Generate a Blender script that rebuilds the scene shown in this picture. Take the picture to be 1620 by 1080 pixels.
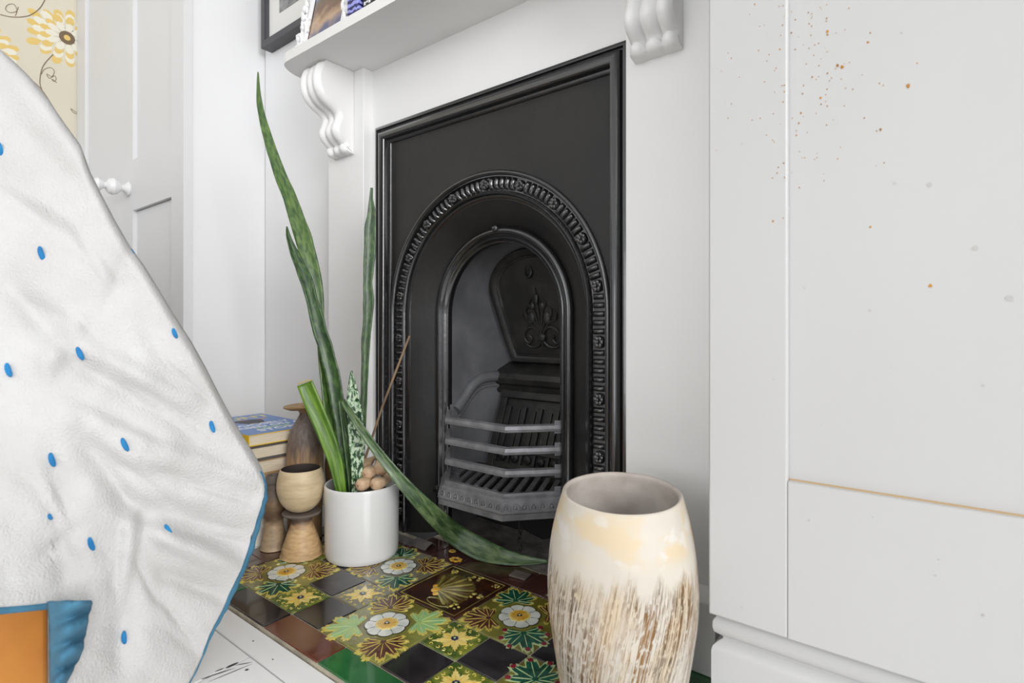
import bpy, math, random
import numpy as np
from mathutils import Vector, noise
R = math.radians
for o in list(bpy.data.objects):
    bpy.data.objects.remove(o)
sc = bpy.context.scene
COL = sc.collection
random.seed(7)

# ------------------------------------------------------------------ camera, world, lights, exposure
FPX, YAW, CX, CY = 869.1, R(38.188), 810.0, 515.8
CAM = Vector((1.0872, -0.4956, 0.4811))
RT = Vector((math.cos(YAW), math.sin(YAW), 0)); FW = Vector((-math.sin(YAW), math.cos(YAW), 0)); UP = Vector((0, 0, 1))
cd = bpy.data.cameras.new('camera'); cam = bpy.data.objects.new('camera', cd); COL.objects.link(cam)
cam.location = CAM; cam.rotation_euler = (R(90), 0, YAW)
cd.sensor_width = 36; cd.lens = 36 * FPX / 1620; cd.shift_y = -(540 - CY) / 1620
cd.clip_start = 0.02
cd.dof.use_dof = True; cd.dof.focus_distance = 1.15; cd.dof.aperture_fstop = 7.0
sc.camera = cam
w = bpy.data.worlds.new('overcast_daylight'); sc.world = w; w.use_nodes = True
w.node_tree.nodes['Background'].inputs[0].default_value = (0.94, 0.97, 1.0, 1)
w.node_tree.nodes['Background'].inputs[1].default_value = 1.0
def area(name, loc, rot, sx, sy, power, col=(1, 1, 1)):
    l = bpy.data.lights.new(name, 'AREA'); l.shape = 'RECTANGLE'; l.size = sx; l.size_y = sy; l.energy = power; l.color = col
    o = bpy.data.objects.new(name, l); COL.objects.link(o); o.location = loc; o.rotation_euler = rot; return o
area('window_daylight', (4.60, -1.7, 1.45), (0, R(90), 0), 1.5, 1.9, 135, (0.99, 0.99, 1.0))
area('rear_fill', (0.6, -3.55, 1.35), (R(90), 0, 0), 2.0, 1.7, 26, (0.99, 0.99, 1.0))  # added fill from behind the camera, not a window of the room
vs = sc.view_settings
vs.view_transform = 'Standard'; vs.look = 'None'; vs.gamma = 1.0; vs.exposure = 0.0; vs.use_curve_mapping = False

def ray(u, v): return FW + RT * ((u - CX) / FPX) + UP * ((CY - v) / FPX)
def P(u, v, d): return CAM + ray(u, v) * d
def onY(u, v, y): r = ray(u, v); return CAM + r * ((y - CAM.y) / r.y)
def onX(u, v, x): r = ray(u, v); return CAM + r * ((x - CAM.x) / r.x)
def onZ(u, v, z): r = ray(u, v); return CAM + r * ((z - CAM.z) / r.z)

# ------------------------------------------------------------------ materials
def srgb(r, g, b):
    f = lambda c: (c / 255 / 12.92) if c <= 10 else ((c / 255 + 0.055) / 1.055) ** 2.4
    return (f(r), f(g), f(b), 1)
def mat(name, col, rough=0.5, col2=None, nscale=8.0, namt=(0.35, 0.7), bump=0.0, bscale=60.0, coat=0.0, metal=0.0,
        stretch=None, coords='Object', detail=4.0, spec=0.5, sss=0.0, rvar=0.0, sheen=0.0):
    m = bpy.data.materials.new(name); m.use_nodes = True
    nt = m.node_tree; b = nt.nodes['Principled BSDF']; L = nt.links.new
    b.inputs['Base Color'].default_value = col; b.inputs['Roughness'].default_value = rough
    b.inputs['Metallic'].default_value = metal; b.inputs['Specular IOR Level'].default_value = spec
    b.inputs['Coat Weight'].default_value = coat; b.inputs['Coat Roughness'].default_value = 0.06
    if sheen: b.inputs['Sheen Weight'].default_value = sheen
    if sss:
        b.inputs['Subsurface Weight'].default_value = sss; b.inputs['Subsurface Scale'].default_value = 0.01
    tc = nt.nodes.new('ShaderNodeTexCoord'); mp = nt.nodes.new('ShaderNodeMapping')
    L(tc.outputs[coords], mp.inputs[0])
    if stretch: mp.inputs['Scale'].default_value = stretch
    m['_'] = 0
    if col2 is not None:
        n = nt.nodes.new('ShaderNodeTexNoise'); n.inputs['Scale'].default_value = nscale; n.inputs['Detail'].default_value = detail
        L(mp.outputs[0], n.inputs['Vector'])
        r = nt.nodes.new('ShaderNodeValToRGB'); r.color_ramp.elements[0].position = namt[0]; r.color_ramp.elements[1].position = namt[1]
        r.color_ramp.elements[0].color = col; r.color_ramp.elements[1].color = col2
        L(n.outputs['Fac'], r.inputs[0]); L(r.outputs[0], b.inputs['Base Color'])
        if rvar:
            mr = nt.nodes.new('ShaderNodeMapRange'); mr.inputs['To Min'].default_value = rough - rvar; mr.inputs['To Max'].default_value = rough + rvar
            L(n.outputs['Fac'], mr.inputs[0]); L(mr.outputs[0], b.inputs['Roughness'])
    if bump:
        n2 = nt.nodes.new('ShaderNodeTexNoise'); n2.inputs['Scale'].default_value = bscale; n2.inputs['Detail'].default_value = 5
        L(mp.outputs[0], n2.inputs['Vector'])
        bp = nt.nodes.new('ShaderNodeBump'); bp.inputs['Strength'].default_value = bump; bp.inputs['Distance'].default_value = 0.004
        L(n2.outputs['Fac'], bp.inputs['Height']); L(bp.outputs[0], b.inputs['Normal'])
    return m
W = (0.80, 0.80, 0.795, 1)
M = {}
M['wall'] = mat('wall_paint', (0.85, 0.85, 0.85, 1), 0.6, (0.83, 0.83, 0.832, 1), 3, bump=0.05, bscale=40)
M['mantel'] = mat('mantel_gloss_paint', (0.85, 0.845, 0.835, 1), 0.35, (0.83, 0.823, 0.812, 1), 5, bump=0.05, bscale=25)
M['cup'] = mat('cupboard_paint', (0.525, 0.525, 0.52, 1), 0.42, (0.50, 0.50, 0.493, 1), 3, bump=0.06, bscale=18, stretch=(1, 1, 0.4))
M['ward'] = mat('wardrobe_paint', (0.74, 0.74, 0.745, 1), 0.5, (0.72, 0.72, 0.725, 1), 3, bump=0.03, bscale=20)
M['knobw'] = mat('white_ceramic', (0.84, 0.84, 0.84, 1), 0.2)
M['board'] = mat('white_floor_paint', (0.87, 0.865, 0.855, 1), 0.35, (0.80, 0.79, 0.77, 1), 9, (0.5, 0.8), bump=0.12, bscale=30, stretch=(0.25, 1, 1))
M['crack'] = mat('dark_wear_and_shade', (0.035, 0.03, 0.028, 1), 0.8)  # worn splits in the boards, and painted shade on the wardrobe door
M['iron'] = mat('black_cast_iron', (0.012, 0.0115, 0.0115, 1), 0.42, (0.026, 0.0235, 0.021, 1), 6, (0.35, 0.75), bump=0.16, bscale=55, rvar=0.08, spec=0.38)
M['ironhi'] = mat('polished_iron', (0.007, 0.007, 0.008, 1), 0.22, (0.014, 0.014, 0.016, 1), 20, bump=0.08, bscale=90, coat=0.6, spec=0.9)
M['ironin'] = mat('firebox_iron', (0.125, 0.127, 0.135, 1), 0.36, (0.19, 0.192, 0.205, 1), 14, (0.4, 0.7), bump=0.30, bscale=45, rvar=0.08)  # greyed iron, base colour lightened to carry the cheek's daylight sheen
M['irondk'] = mat('sooty_iron', (0.018, 0.0175, 0.0165, 1), 0.45, (0.042, 0.039, 0.035, 1), 18, (0.45, 0.75), bump=0.35, bscale=60)
M['irongr'] = mat('grey_dusty_iron', (0.15, 0.15, 0.16, 1), 0.42, (0.24, 0.24, 0.25, 1), 40, bump=0.25, bscale=110, metal=0.25)
M['soot'] = mat('soot', (0.012, 0.011, 0.011, 1), 0.9)
M['ash'] = mat('ash_and_mortar', (0.16, 0.145, 0.135, 1), 0.95, (0.07, 0.062, 0.058, 1), 30, bump=0.8, bscale=70)
M['grout'] = mat('pale_grout', (0.52, 0.47, 0.36, 1), 0.9, (0.33, 0.29, 0.22, 1), 40, bump=0.4, bscale=200)
def glaze(n, c, c2=None, sc_=30, amt=(0.4, 0.7), rough=0.12, bump=0.0): return mat(n, c, rough, c2, sc_, amt, coat=0.6, bump=bump, bscale=120)
M['t_olive'] = glaze('olive_glaze', (0.14, 0.12, 0.018, 1), (0.24, 0.24, 0.05, 1), 18, (0.4, 0.65), bump=0.25)
M['t_dim'] = glaze('dusty_olive_glaze', (0.17, 0.155, 0.10, 1), (0.25, 0.235, 0.17, 1), 26, rough=0.35, bump=0.3)
M['t_green'] = glaze('leaf_green_glaze', (0.055, 0.105, 0.012, 1), (0.22, 0.25, 0.03, 1), 45, (0.45, 0.6), bump=0.5)
M['t_black'] = glaze('black_plum_glaze', (0.012, 0.009, 0.011, 1), (0.035, 0.028, 0.032, 1), 30, (0.45, 0.8), rough=0.16)
M['t_dust'] = glaze('dusty_black_glaze', (0.030, 0.025, 0.027, 1), (0.062, 0.054, 0.056, 1), 34, (0.4, 0.75), rough=0.30)
M['t_red'] = glaze('oxblood_glaze', (0.115, 0.026, 0.012, 1), (0.17, 0.042, 0.02, 1), 12)
M['t_emerald'] = glaze('emerald_glaze', (0.008, 0.085, 0.02, 1), (0.02, 0.15, 0.04, 1), 14)
M['t_brown'] = glaze('treacle_glaze', (0.032, 0.010, 0.005, 1), (0.075, 0.022, 0.008, 1), 26, bump=0.2)
M['t_maroon'] = glaze('maroon_glaze', (0.05, 0.017, 0.013, 1), (0.085, 0.035, 0.028, 1), 20)
def gl(n, r, g, b): return glaze(n, srgb(r, g, b), None)
M['g_white'] = glaze('white_glaze', srgb(232, 234, 226), srgb(200, 208, 200), 60)
M['g_gold'] = glaze('gold_glaze', srgb(214, 160, 48), srgb(232, 200, 110), 80)
M['g_yellow'] = glaze('yellow_glaze', srgb(232, 204, 104), srgb(240, 222, 140), 60)
M['g_edge'] = gl('straw_glaze', 208, 190, 92)
M['g_brown'] = glaze('plum_brown_glaze', srgb(104, 62, 50), srgb(66, 34, 30), 70)
M['g_teal'] = glaze('teal_glaze', srgb(28, 92, 72), srgb(14, 58, 44), 70)
M['g_pale'] = glaze('celadon_glaze', srgb(140, 186, 130), srgb(178, 196, 96), 40)
M['g_vein'] = gl('pale_vein_glaze', 186, 206, 150)
M['g_red'] = gl('crimson_glaze', 130, 34, 48)
M['g_blue'] = gl('navy_glaze', 34, 40, 84)
M['g_shell'] = glaze('shell_glaze', srgb(128, 122, 60), srgb(178, 166, 96), 40)
M['g_shelld'] = glaze('dark_shell_glaze', srgb(84, 62, 26), srgb(112, 96, 46), 40)  # darker glaze on alternate shell ribs and the fan beneath them
M['g_dkline'] = gl('dark_line_glaze', 44, 30, 16)
M['pot'] = mat('white_glazed_stoneware', (0.80, 0.80, 0.79, 1), 0.22, (0.77, 0.77, 0.76, 1), 6, coat=0.3)
M['soil'] = mat('dry_soil', (0.045, 0.035, 0.028, 1), 0.95, (0.11, 0.09, 0.075, 1), 60, bump=1.0, bscale=120)
M['cane'] = mat('bamboo_cane', srgb(150, 124, 92), 0.6, srgb(104, 84, 66), 30, stretch=(1, 1, 0.3))
M['peg'] = mat('pale_turned_wood', srgb(224, 196, 162), 0.5, srgb(176, 136, 104), 70, (0.35, 0.75), bump=0.5, bscale=120, stretch=(1, 0.4, 1))
M['stem_cut'] = mat('dry_cut_edge', srgb(198, 176, 96), 0.8)
M['clay'] = mat('buff_clay', srgb(214, 194, 158), 0.5, srgb(192, 168, 130), 22, (0.4, 0.75), bump=0.25, bscale=50, stretch=(1, 1, 4))
M['clay_in'] = mat('dark_clay', srgb(58, 48, 44), 0.7)
M['claygr'] = mat('grey_slip', srgb(122, 112, 106), 0.55, srgb(92, 82, 76), 20, bump=0.2, bscale=60)
M['rimclay'] = mat('tan_rim', srgb(178, 146, 104), 0.6, srgb(150, 120, 84), 30)
M['paper'] = mat('page_edges', srgb(236, 224, 202), 0.9, srgb(214, 198, 170), 90, stretch=(0.4, 0.4, 14), bump=0.3, bscale=60)
M['paper2'] = mat('white_page_edges', srgb(240, 236, 224), 0.9, srgb(224, 218, 204), 90, stretch=(0.4, 0.4, 14))
M['bk_blue'] = mat('blue_cover', srgb(82, 128, 196), 0.35)
M['bk_yellow'] = mat('yellow_cover', srgb(236, 196, 22), 0.4)
M['bk_grey'] = mat('grey_cover', srgb(96, 90, 88), 0.4)
M['bk_white'] = mat('cream_cover', srgb(226, 222, 212), 0.5)
M['bk_tan'] = mat('tan_cover', srgb(186, 156, 112), 0.6)
M['ink_white'] = mat('white_ink', (0.85, 0.85, 0.87, 1), 0.5)
M['ink_yellow'] = mat('pale_yellow_ink', srgb(236, 220, 130), 0.5)
M['ink_green'] = mat('pale_green_ink', srgb(170, 206, 150), 0.5)
M['ink_skin'] = mat('skin_print', srgb(206, 148, 122), 0.5)
M['ink_dark'] = mat('dark_print', srgb(40, 40, 52), 0.5)
M['linen'] = mat('white_linen', (0.615, 0.608, 0.597, 1), 0.9, (0.56, 0.55, 0.535, 1), 9, (0.4, 0.7), bump=0.5, bscale=320, spec=0.08)
M['bluecloth'] = mat('blue_cotton', srgb(74, 128, 156), 0.9, srgb(56, 106, 134), 12, bump=0.3, bscale=150)
M['thread'] = mat('blue_thread', srgb(28, 128, 186), 0.8, srgb(20, 104, 160), 60)
M['leather'] = mat('tan_leather', srgb(200, 136, 54), 0.45, srgb(172, 104, 38), 7, bump=0.12, bscale=60)
M['mattress'] = mat('mattress_ticking', (0.75, 0.74, 0.72, 1), 0.9)
M['paperwall'] = mat('cream_wallpaper', srgb(220, 213, 194), 0.8, srgb(214, 207, 188), 4)
M['wp_yellow'] = mat('wallpaper_yellow', srgb(226, 196, 118), 0.8)
M['wp_cream'] = mat('wallpaper_ivory', srgb(232, 228, 212), 0.8)
M['wp_brown'] = mat('wallpaper_brown', srgb(120, 100, 80), 0.8)
M['art_black'] = mat('charcoal_frame', (0.045, 0.045, 0.05, 1), 0.35)
M['art_mat'] = mat('ivory_mount', (0.74, 0.73, 0.70, 1), 0.8)
M['print'] = mat('grey_print', (0.10, 0.10, 0.10, 1), 0.3, (0.34, 0.34, 0.34, 1), 24, (0.3, 0.7), stretch=(1, 1, 2.5))
M['rococo'] = mat('white_resin', (0.84, 0.84, 0.84, 1), 0.35)
M['blackbk'] = mat('black_cover', (0.02, 0.02, 0.022, 1), 0.35)
M['rust'] = mat('rust_speck', srgb(190, 134, 30), 0.6, srgb(130, 84, 30), 200)
M['dent'] = mat('paint_chip', (0.45, 0.445, 0.43, 1), 0.6)

def photo_mat():
    m = bpy.data.materials.new('colour_snapshot'); m.use_nodes = True; nt = m.node_tree; b = nt.nodes['Principled BSDF']; L = nt.links.new
    b.inputs['Roughness'].default_value = 0.15
    tc = nt.nodes.new('ShaderNodeTexCoord'); sp = nt.nodes.new('ShaderNodeSeparateXYZ'); L(tc.outputs['Object'], sp.inputs[0])
    n = nt.nodes.new('ShaderNodeTexNoise'); n.inputs['Scale'].default_value = 26; n.inputs['Detail'].default_value = 3; L(tc.outputs['Object'], n.inputs['Vector'])
    a = nt.nodes.new('ShaderNodeMath'); a.operation = 'MULTIPLY_ADD'; a.inputs[1].default_value = 0.09; L(n.outputs['Fac'], a.inputs[0])
    L(sp.outputs['Z'], a.inputs[2])
    r = nt.nodes.new('ShaderNodeValToRGB'); cr = r.color_ramp
    mr = nt.nodes.new('ShaderNodeMapRange'); mr.inputs['From Min'].default_value = 0.08; mr.inputs['From Max'].default_value = 0.25
    L(a.outputs[0], mr.inputs[0]); L(mr.outputs[0], r.inputs[0])
    cr.elements[0].color = srgb(92, 96, 130); cr.elements[1].color = srgb(70, 120, 200)
    for p, c in ((0.2, srgb(190, 160, 130)), (0.4, srgb(120, 92, 78)), (0.6, srgb(104, 92, 80)), (0.75, srgb(120, 150, 190))):
        e = cr.elements.new(p); e.color = c
    L(r.outputs[0], b.inputs['Base Color']); return m
M['photo'] = photo_mat()

def stripe_mat():
    m = bpy.data.materials.new('blue_wavy_stripes'); m.use_nodes = True; nt = m.node_tree; b = nt.nodes['Principled BSDF']; L = nt.links.new
    tc = nt.nodes.new('ShaderNodeTexCoord'); wv = nt.nodes.new('ShaderNodeTexWave'); wv.bands_direction = 'Z'
    wv.inputs['Scale'].default_value = 24; wv.inputs['Distortion'].default_value = 3.0; wv.inputs['Detail Scale'].default_value = 6
    L(tc.outputs['Object'], wv.inputs['Vector'])
    r = nt.nodes.new('ShaderNodeValToRGB'); r.color_ramp.elements[0].position = 0.45; r.color_ramp.elements[1].position = 0.6
    r.color_ramp.elements[0].color = srgb(28, 26, 96); r.color_ramp.elements[1].color = srgb(150, 156, 226)
    L(wv.outputs['Fac'], r.inputs[0]); L(r.outputs[0], b.inputs['Base Color']); b.inputs['Roughness'].default_value = 0.3
    return m
M['stripe'] = stripe_mat()

def leaf_mat(name, dark, light, band, scale, contrast=(0.35, 0.65), edge=None):
    m = bpy.data.materials.new(name); m.use_nodes = True; nt = m.node_tree; b = nt.nodes['Principled BSDF']; L = nt.links.new
    at = nt.nodes.new('ShaderNodeAttribute'); at.attribute_name = 'luv'
    mp = nt.nodes.new('ShaderNodeMapping'); mp.inputs['Scale'].default_value = (1.2, scale, 1); L(at.outputs['Vector'], mp.inputs[0])
    n = nt.nodes.new('ShaderNodeTexNoise'); n.inputs['Scale'].default_value = 2.0; n.inputs['Detail'].default_value = 5; n.inputs['Distortion'].default_value = 0.6
    L(mp.outputs[0], n.inputs['Vector'])
    r = nt.nodes.new('ShaderNodeValToRGB'); cr = r.color_ramp
    cr.elements[0].position = contrast[0]; cr.elements[1].position = contrast[1]; cr.elements[0].color = dark; cr.elements[1].color = light
    e = cr.elements.new((contrast[0] + contrast[1]) / 2); e.color = band
    L(n.outputs['Fac'], r.inputs[0])
    L(r.outputs[0], b.inputs['Base Color']); b.inputs['Roughness'].default_value = 0.36; b.inputs['Subsurface Weight'].default_value = 0.05
    b.inputs['Subsurface Scale'].default_value = 0.004
    return m
M['leaf'] = leaf_mat('snake_plant_leaf', srgb(44, 74, 30), srgb(98, 126, 58), srgb(72, 102, 42), 2.2)
M['leafdk'] = leaf_mat('dark_snake_plant_leaf', srgb(28, 54, 28), srgb(76, 104, 54), srgb(50, 80, 38), 2.6)
M['leafvar'] = leaf_mat('mottled_leaf', srgb(28, 62, 34), srgb(196, 212, 186), srgb(120, 160, 112), 5, (0.44, 0.56))
M['leafbr'] = leaf_mat('bright_cut_leaf', srgb(62, 98, 20), srgb(112, 148, 40), srgb(84, 122, 28), 0.8)
M['leafgr'] = leaf_mat('dull_fallen_leaf', srgb(48, 72, 42), srgb(118, 136, 92), srgb(80, 106, 66), 1.6)

def vase_mat(name, stops, axis_lo, axis_hi, streak=0.05, nsc=30, stretch=(4, 4, 0.6), rough=0.5, bump=0.3):
    # clay with bands of slip laid on by height, edge broken by streaky noise
    m = bpy.data.materials.new(name); m.use_nodes = True; nt = m.node_tree; b = nt.nodes['Principled BSDF']; L = nt.links.new
    tc = nt.nodes.new('ShaderNodeTexCoord'); sp = nt.nodes.new('ShaderNodeSeparateXYZ'); L(tc.outputs['Object'], sp.inputs[0])
    mp = nt.nodes.new('ShaderNodeMapping'); mp.inputs['Scale'].default_value = stretch; L(tc.outputs['Object'], mp.inputs[0])
    n = nt.nodes.new('ShaderNodeTexNoise'); n.inputs['Scale'].default_value = nsc; n.inputs['Detail'].default_value = 6; L(mp.outputs[0], n.inputs['Vector'])
    c = nt.nodes.new('ShaderNodeMath'); c.operation = 'SUBTRACT'; c.inputs[1].default_value = 0.5; L(n.outputs['Fac'], c.inputs[0])
    a = nt.nodes.new('ShaderNodeMath'); a.operation = 'MULTIPLY_ADD'; a.inputs[1].default_value = streak; L(c.outputs[0], a.inputs[0]); L(sp.outputs['Z'], a.inputs[2])
    mr = nt.nodes.new('ShaderNodeMapRange'); mr.inputs['From Min'].default_value = axis_lo; mr.inputs['From Max'].default_value = axis_hi
    L(a.outputs[0], mr.inputs[0]); r = nt.nodes.new('ShaderNodeValToRGB'); L(mr.outputs[0], r.inputs[0]); cr = r.color_ramp
    cr.elements[0].position = stops[0][0]; cr.elements[0].color = stops[0][1]; cr.elements[1].position = stops[-1][0]; cr.elements[1].color = stops[-1][1]
    for p, q in stops[1:-1]:
        e = cr.elements.new(p); e.color = q
    n3 = nt.nodes.new('ShaderNodeTexNoise'); n3.inputs['Scale'].default_value = nsc * 2.2; n3.inputs['Detail'].default_value = 6; L(mp.outputs[0], n3.inputs['Vector'])
    mx = nt.nodes.new('ShaderNodeMix'); mx.data_type = 'RGBA'; mx.blend_type = 'OVERLAY'; mx.inputs[0].default_value = 0.55
    L(r.outputs[0], mx.inputs[6]); L(n3.outputs['Fac'], mx.inputs[7]); L(mx.outputs[2], b.inputs['Base Color'])
    b.inputs['Roughness'].default_value = rough
    bp = nt.nodes.new('ShaderNodeBump'); bp.inputs['Strength'].default_value = bump; bp.inputs['Distance'].default_value = 0.003
    L(n3.outputs['Fac'], bp.inputs['Height']); L(bp.outputs[0], b.inputs['Normal'])
    return m
tan, dk, ltan = srgb(186, 152, 106), srgb(86, 70, 58), srgb(206, 180, 140)
M['tallvase'] = vase_mat('streaked_brown_slip', [(0, srgb(150, 120, 86)), (0.5, srgb(182, 150, 108)), (0.64, srgb(150, 122, 92)), (0.74, srgb(110, 94, 84)), (0.9, srgb(128, 116, 110)), (1, srgb(104, 86, 74))], 0, 0.29, 0.11)
M['smallvase'] = vase_mat('scratched_brown_slip', [(0, srgb(176, 154, 124)), (0.34, srgb(160, 136, 106)), (0.45, srgb(96, 76, 58)), (0.62, srgb(122, 98, 70)), (0.8, srgb(100, 88, 80)), (1, srgb(112, 102, 98))], 0, 0.16, 0.05, 26, (1, 1, 2))
M['conevase'] = vase_mat('buff_clay_cone', [(0, srgb(190, 156, 112)), (0.55, srgb(206, 172, 126)), (0.68, srgb(176, 142, 106)), (0.74, srgb(92, 72, 62)), (0.86, srgb(108, 98, 92)), (1, srgb(138, 128, 120))], 0, 0.1, 0.02, 30, (1, 1, 3))

def basket_mat():
    # cream slip with a band of yellow stain near the rim and a scratched lower body where brown shows in the scratches
    m = bpy.data.materials.new('scratched_cream_slip'); m.use_nodes = True; nt = m.node_tree; b = nt.nodes['Principled BSDF']; L = nt.links.new
    N = nt.nodes.new
    at = N('ShaderNodeAttribute'); at.attribute_name = 'luv'      # x: angle (m along girth), y: height
    sp = N('ShaderNodeSeparateXYZ'); L(at.outputs['Vector'], sp.inputs[0])
    def math_(op, a, bb=None, c=None):
        n = N('ShaderNodeMath'); n.operation = op
        for i, x in enumerate((a, bb, c)):
            if x is None: continue
            if isinstance(x, (int, float)): n.inputs[i].default_value = x
            else: L(x, n.inputs[i])
        return n.outputs[0]
    def noise_(vec, s, d=5, dist=0):
        n = N('ShaderNodeTexNoise'); n.inputs['Scale'].default_value = s; n.inputs['Detail'].default_value = d; n.inputs['Distortion'].default_value = dist
        L(vec, n.inputs['Vector']); return n.outputs['Fac']
    def mapv(scale, rot=0):
        mp = N('ShaderNodeMapping'); mp.inputs['Scale'].default_value = scale; mp.inputs['Rotation'].default_value = (0, 0, rot); L(at.outputs['Vector'], mp.inputs[0]); return mp.outputs[0]
    def ramp(x, stops):
        r = N('ShaderNodeValToRGB'); cr = r.color_ramp; L(x, r.inputs[0])
        cr.elements[0].position, cr.elements[0].color = stops[0]; cr.elements[1].position, cr.elements[1].color = stops[-1]
        for p, c in stops[1:-1]:
            e = cr.elements.new(p); e.color = c
        return r.outputs[0]
    def mix(f, a, c, blend='MIX'):
        n = N('ShaderNodeMix'); n.data_type = 'RGBA'; n.blend_type = blend
        if isinstance(f, (int, float)): n.inputs[0].default_value = f
        else: L(f, n.inputs[0])
        for i, x in ((6, a), (7, c)):
            if isinstance(x, tuple): n.inputs[i].default_value = x
            else: L(x, n.inputs[i])
        return n.outputs[2]
    k = lambda v: (v, v, v, 1)
    cream = mix(noise_(mapv((1, 1, 1)), 14), srgb(206, 199, 186), srgb(188, 181, 170))
    ywn = noise_(mapv((1, 1.6, 1)), 16, 4)
    h = sp.outputs['Y']
    band = ramp(h, [(0.205, k(0)), (0.222, k(1)), (0.25, k(1)), (0.27, k(0.4))])
    yel = math_('MULTIPLY', ramp(ywn, [(0.44, k(0)), (0.56, k(1))]), band)
    base = mix(math_('MULTIPLY', yel, 0.55), cream, srgb(208, 182, 134))
    whi = math_('MULTIPLY', ramp(noise_(mapv((1.2, 1.6, 1)), 20, 3), [(0.55, k(0)), (0.62, k(1))]), band)
    base = mix(math_('MULTIPLY', whi, 0.7), base, srgb(208, 205, 200))
    # scratched zone: ragged top edge, patchy
    edge = math_('ADD', h, math_('MULTIPLY', math_('SUBTRACT', noise_(mapv((1, 0.15, 1)), 60, 3), 0.5), 0.09))
    zone = ramp(edge, [(0.172, k(1)), (0.195, k(0))])
    lowz = ramp(edge, [(0.0, k(0.35)), (0.06, k(1))])
    cx_ = N('ShaderNodeCombineXYZ'); L(math_('SUBTRACT', sp.outputs['X'], math_('MULTIPLY', h, 0.20)), cx_.inputs[0]); L(h, cx_.inputs[1])
    def mapv2(scale):
        mp = N('ShaderNodeMapping'); mp.inputs['Scale'].default_value = scale; L(cx_.outputs[0], mp.inputs[0]); return mp.outputs[0]
    def ridge(scale, sc_, wd, det=2):
        n = math_('ABSOLUTE', math_('SUBTRACT', noise_(mapv2(scale), sc_, det, 0.1), 0.5)); return ramp(n, [(0.0, k(1)), (wd * .5, k(0.9)), (wd, k(0))])
    patch = noise_(mapv2((1, 0.55, 1)), 17, 4)
    pm = ramp(patch, [(0.34, k(0.3)), (0.52, k(1))])
    broken = ramp(noise_(mapv2((1, 0.35, 1)), 300, 4, 0.4), [(0.36, k(0)), (0.48, k(1))])
    lines = math_('MAXIMUM', ridge((1, 0.022, 1), 200, 0.050), math_('MULTIPLY', ridge((1, 0.05, 1), 420, 0.035), 0.8))
    sm = math_('MULTIPLY', math_('MULTIPLY', math_('MULTIPLY', lines, broken), pm), math_('MULTIPLY', zone, lowz))
    brown = mix(ramp(noise_(mapv((1, 0.6, 1)), 11, 3), [(0.42, k(0)), (0.58, k(1))]), srgb(62, 48, 32), srgb(132, 92, 36))
    tint = math_('MULTIPLY', math_('MULTIPLY', zone, ramp(noise_(mapv2((1, 0.3, 1)), 24, 4), [(0.45, k(0)), (0.62, k(1))])), 0.38)
    base = mix(tint, base, srgb(194, 162, 108))
    col = mix(sm, base, brown)
    L(col, b.inputs['Base Color']); b.inputs['Roughness'].default_value = 0.55; b.inputs['Specular IOR Level'].default_value = 0.3
    bp = N('ShaderNodeBump'); bp.inputs['Strength'].default_value = 0.5; bp.inputs['Distance'].default_value = 0.002; bp.invert = True
    L(sm, bp.inputs['Height']); L(bp.outputs[0], b.inputs['Normal'])
    return m
M['basket'] = basket_mat()
M['basket_in'] = mat('grey_washed_interior', srgb(206, 198, 190), 0.7, srgb(150, 138, 128), 12, (0.4, 0.75), bump=0.3, bscale=30)

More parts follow.
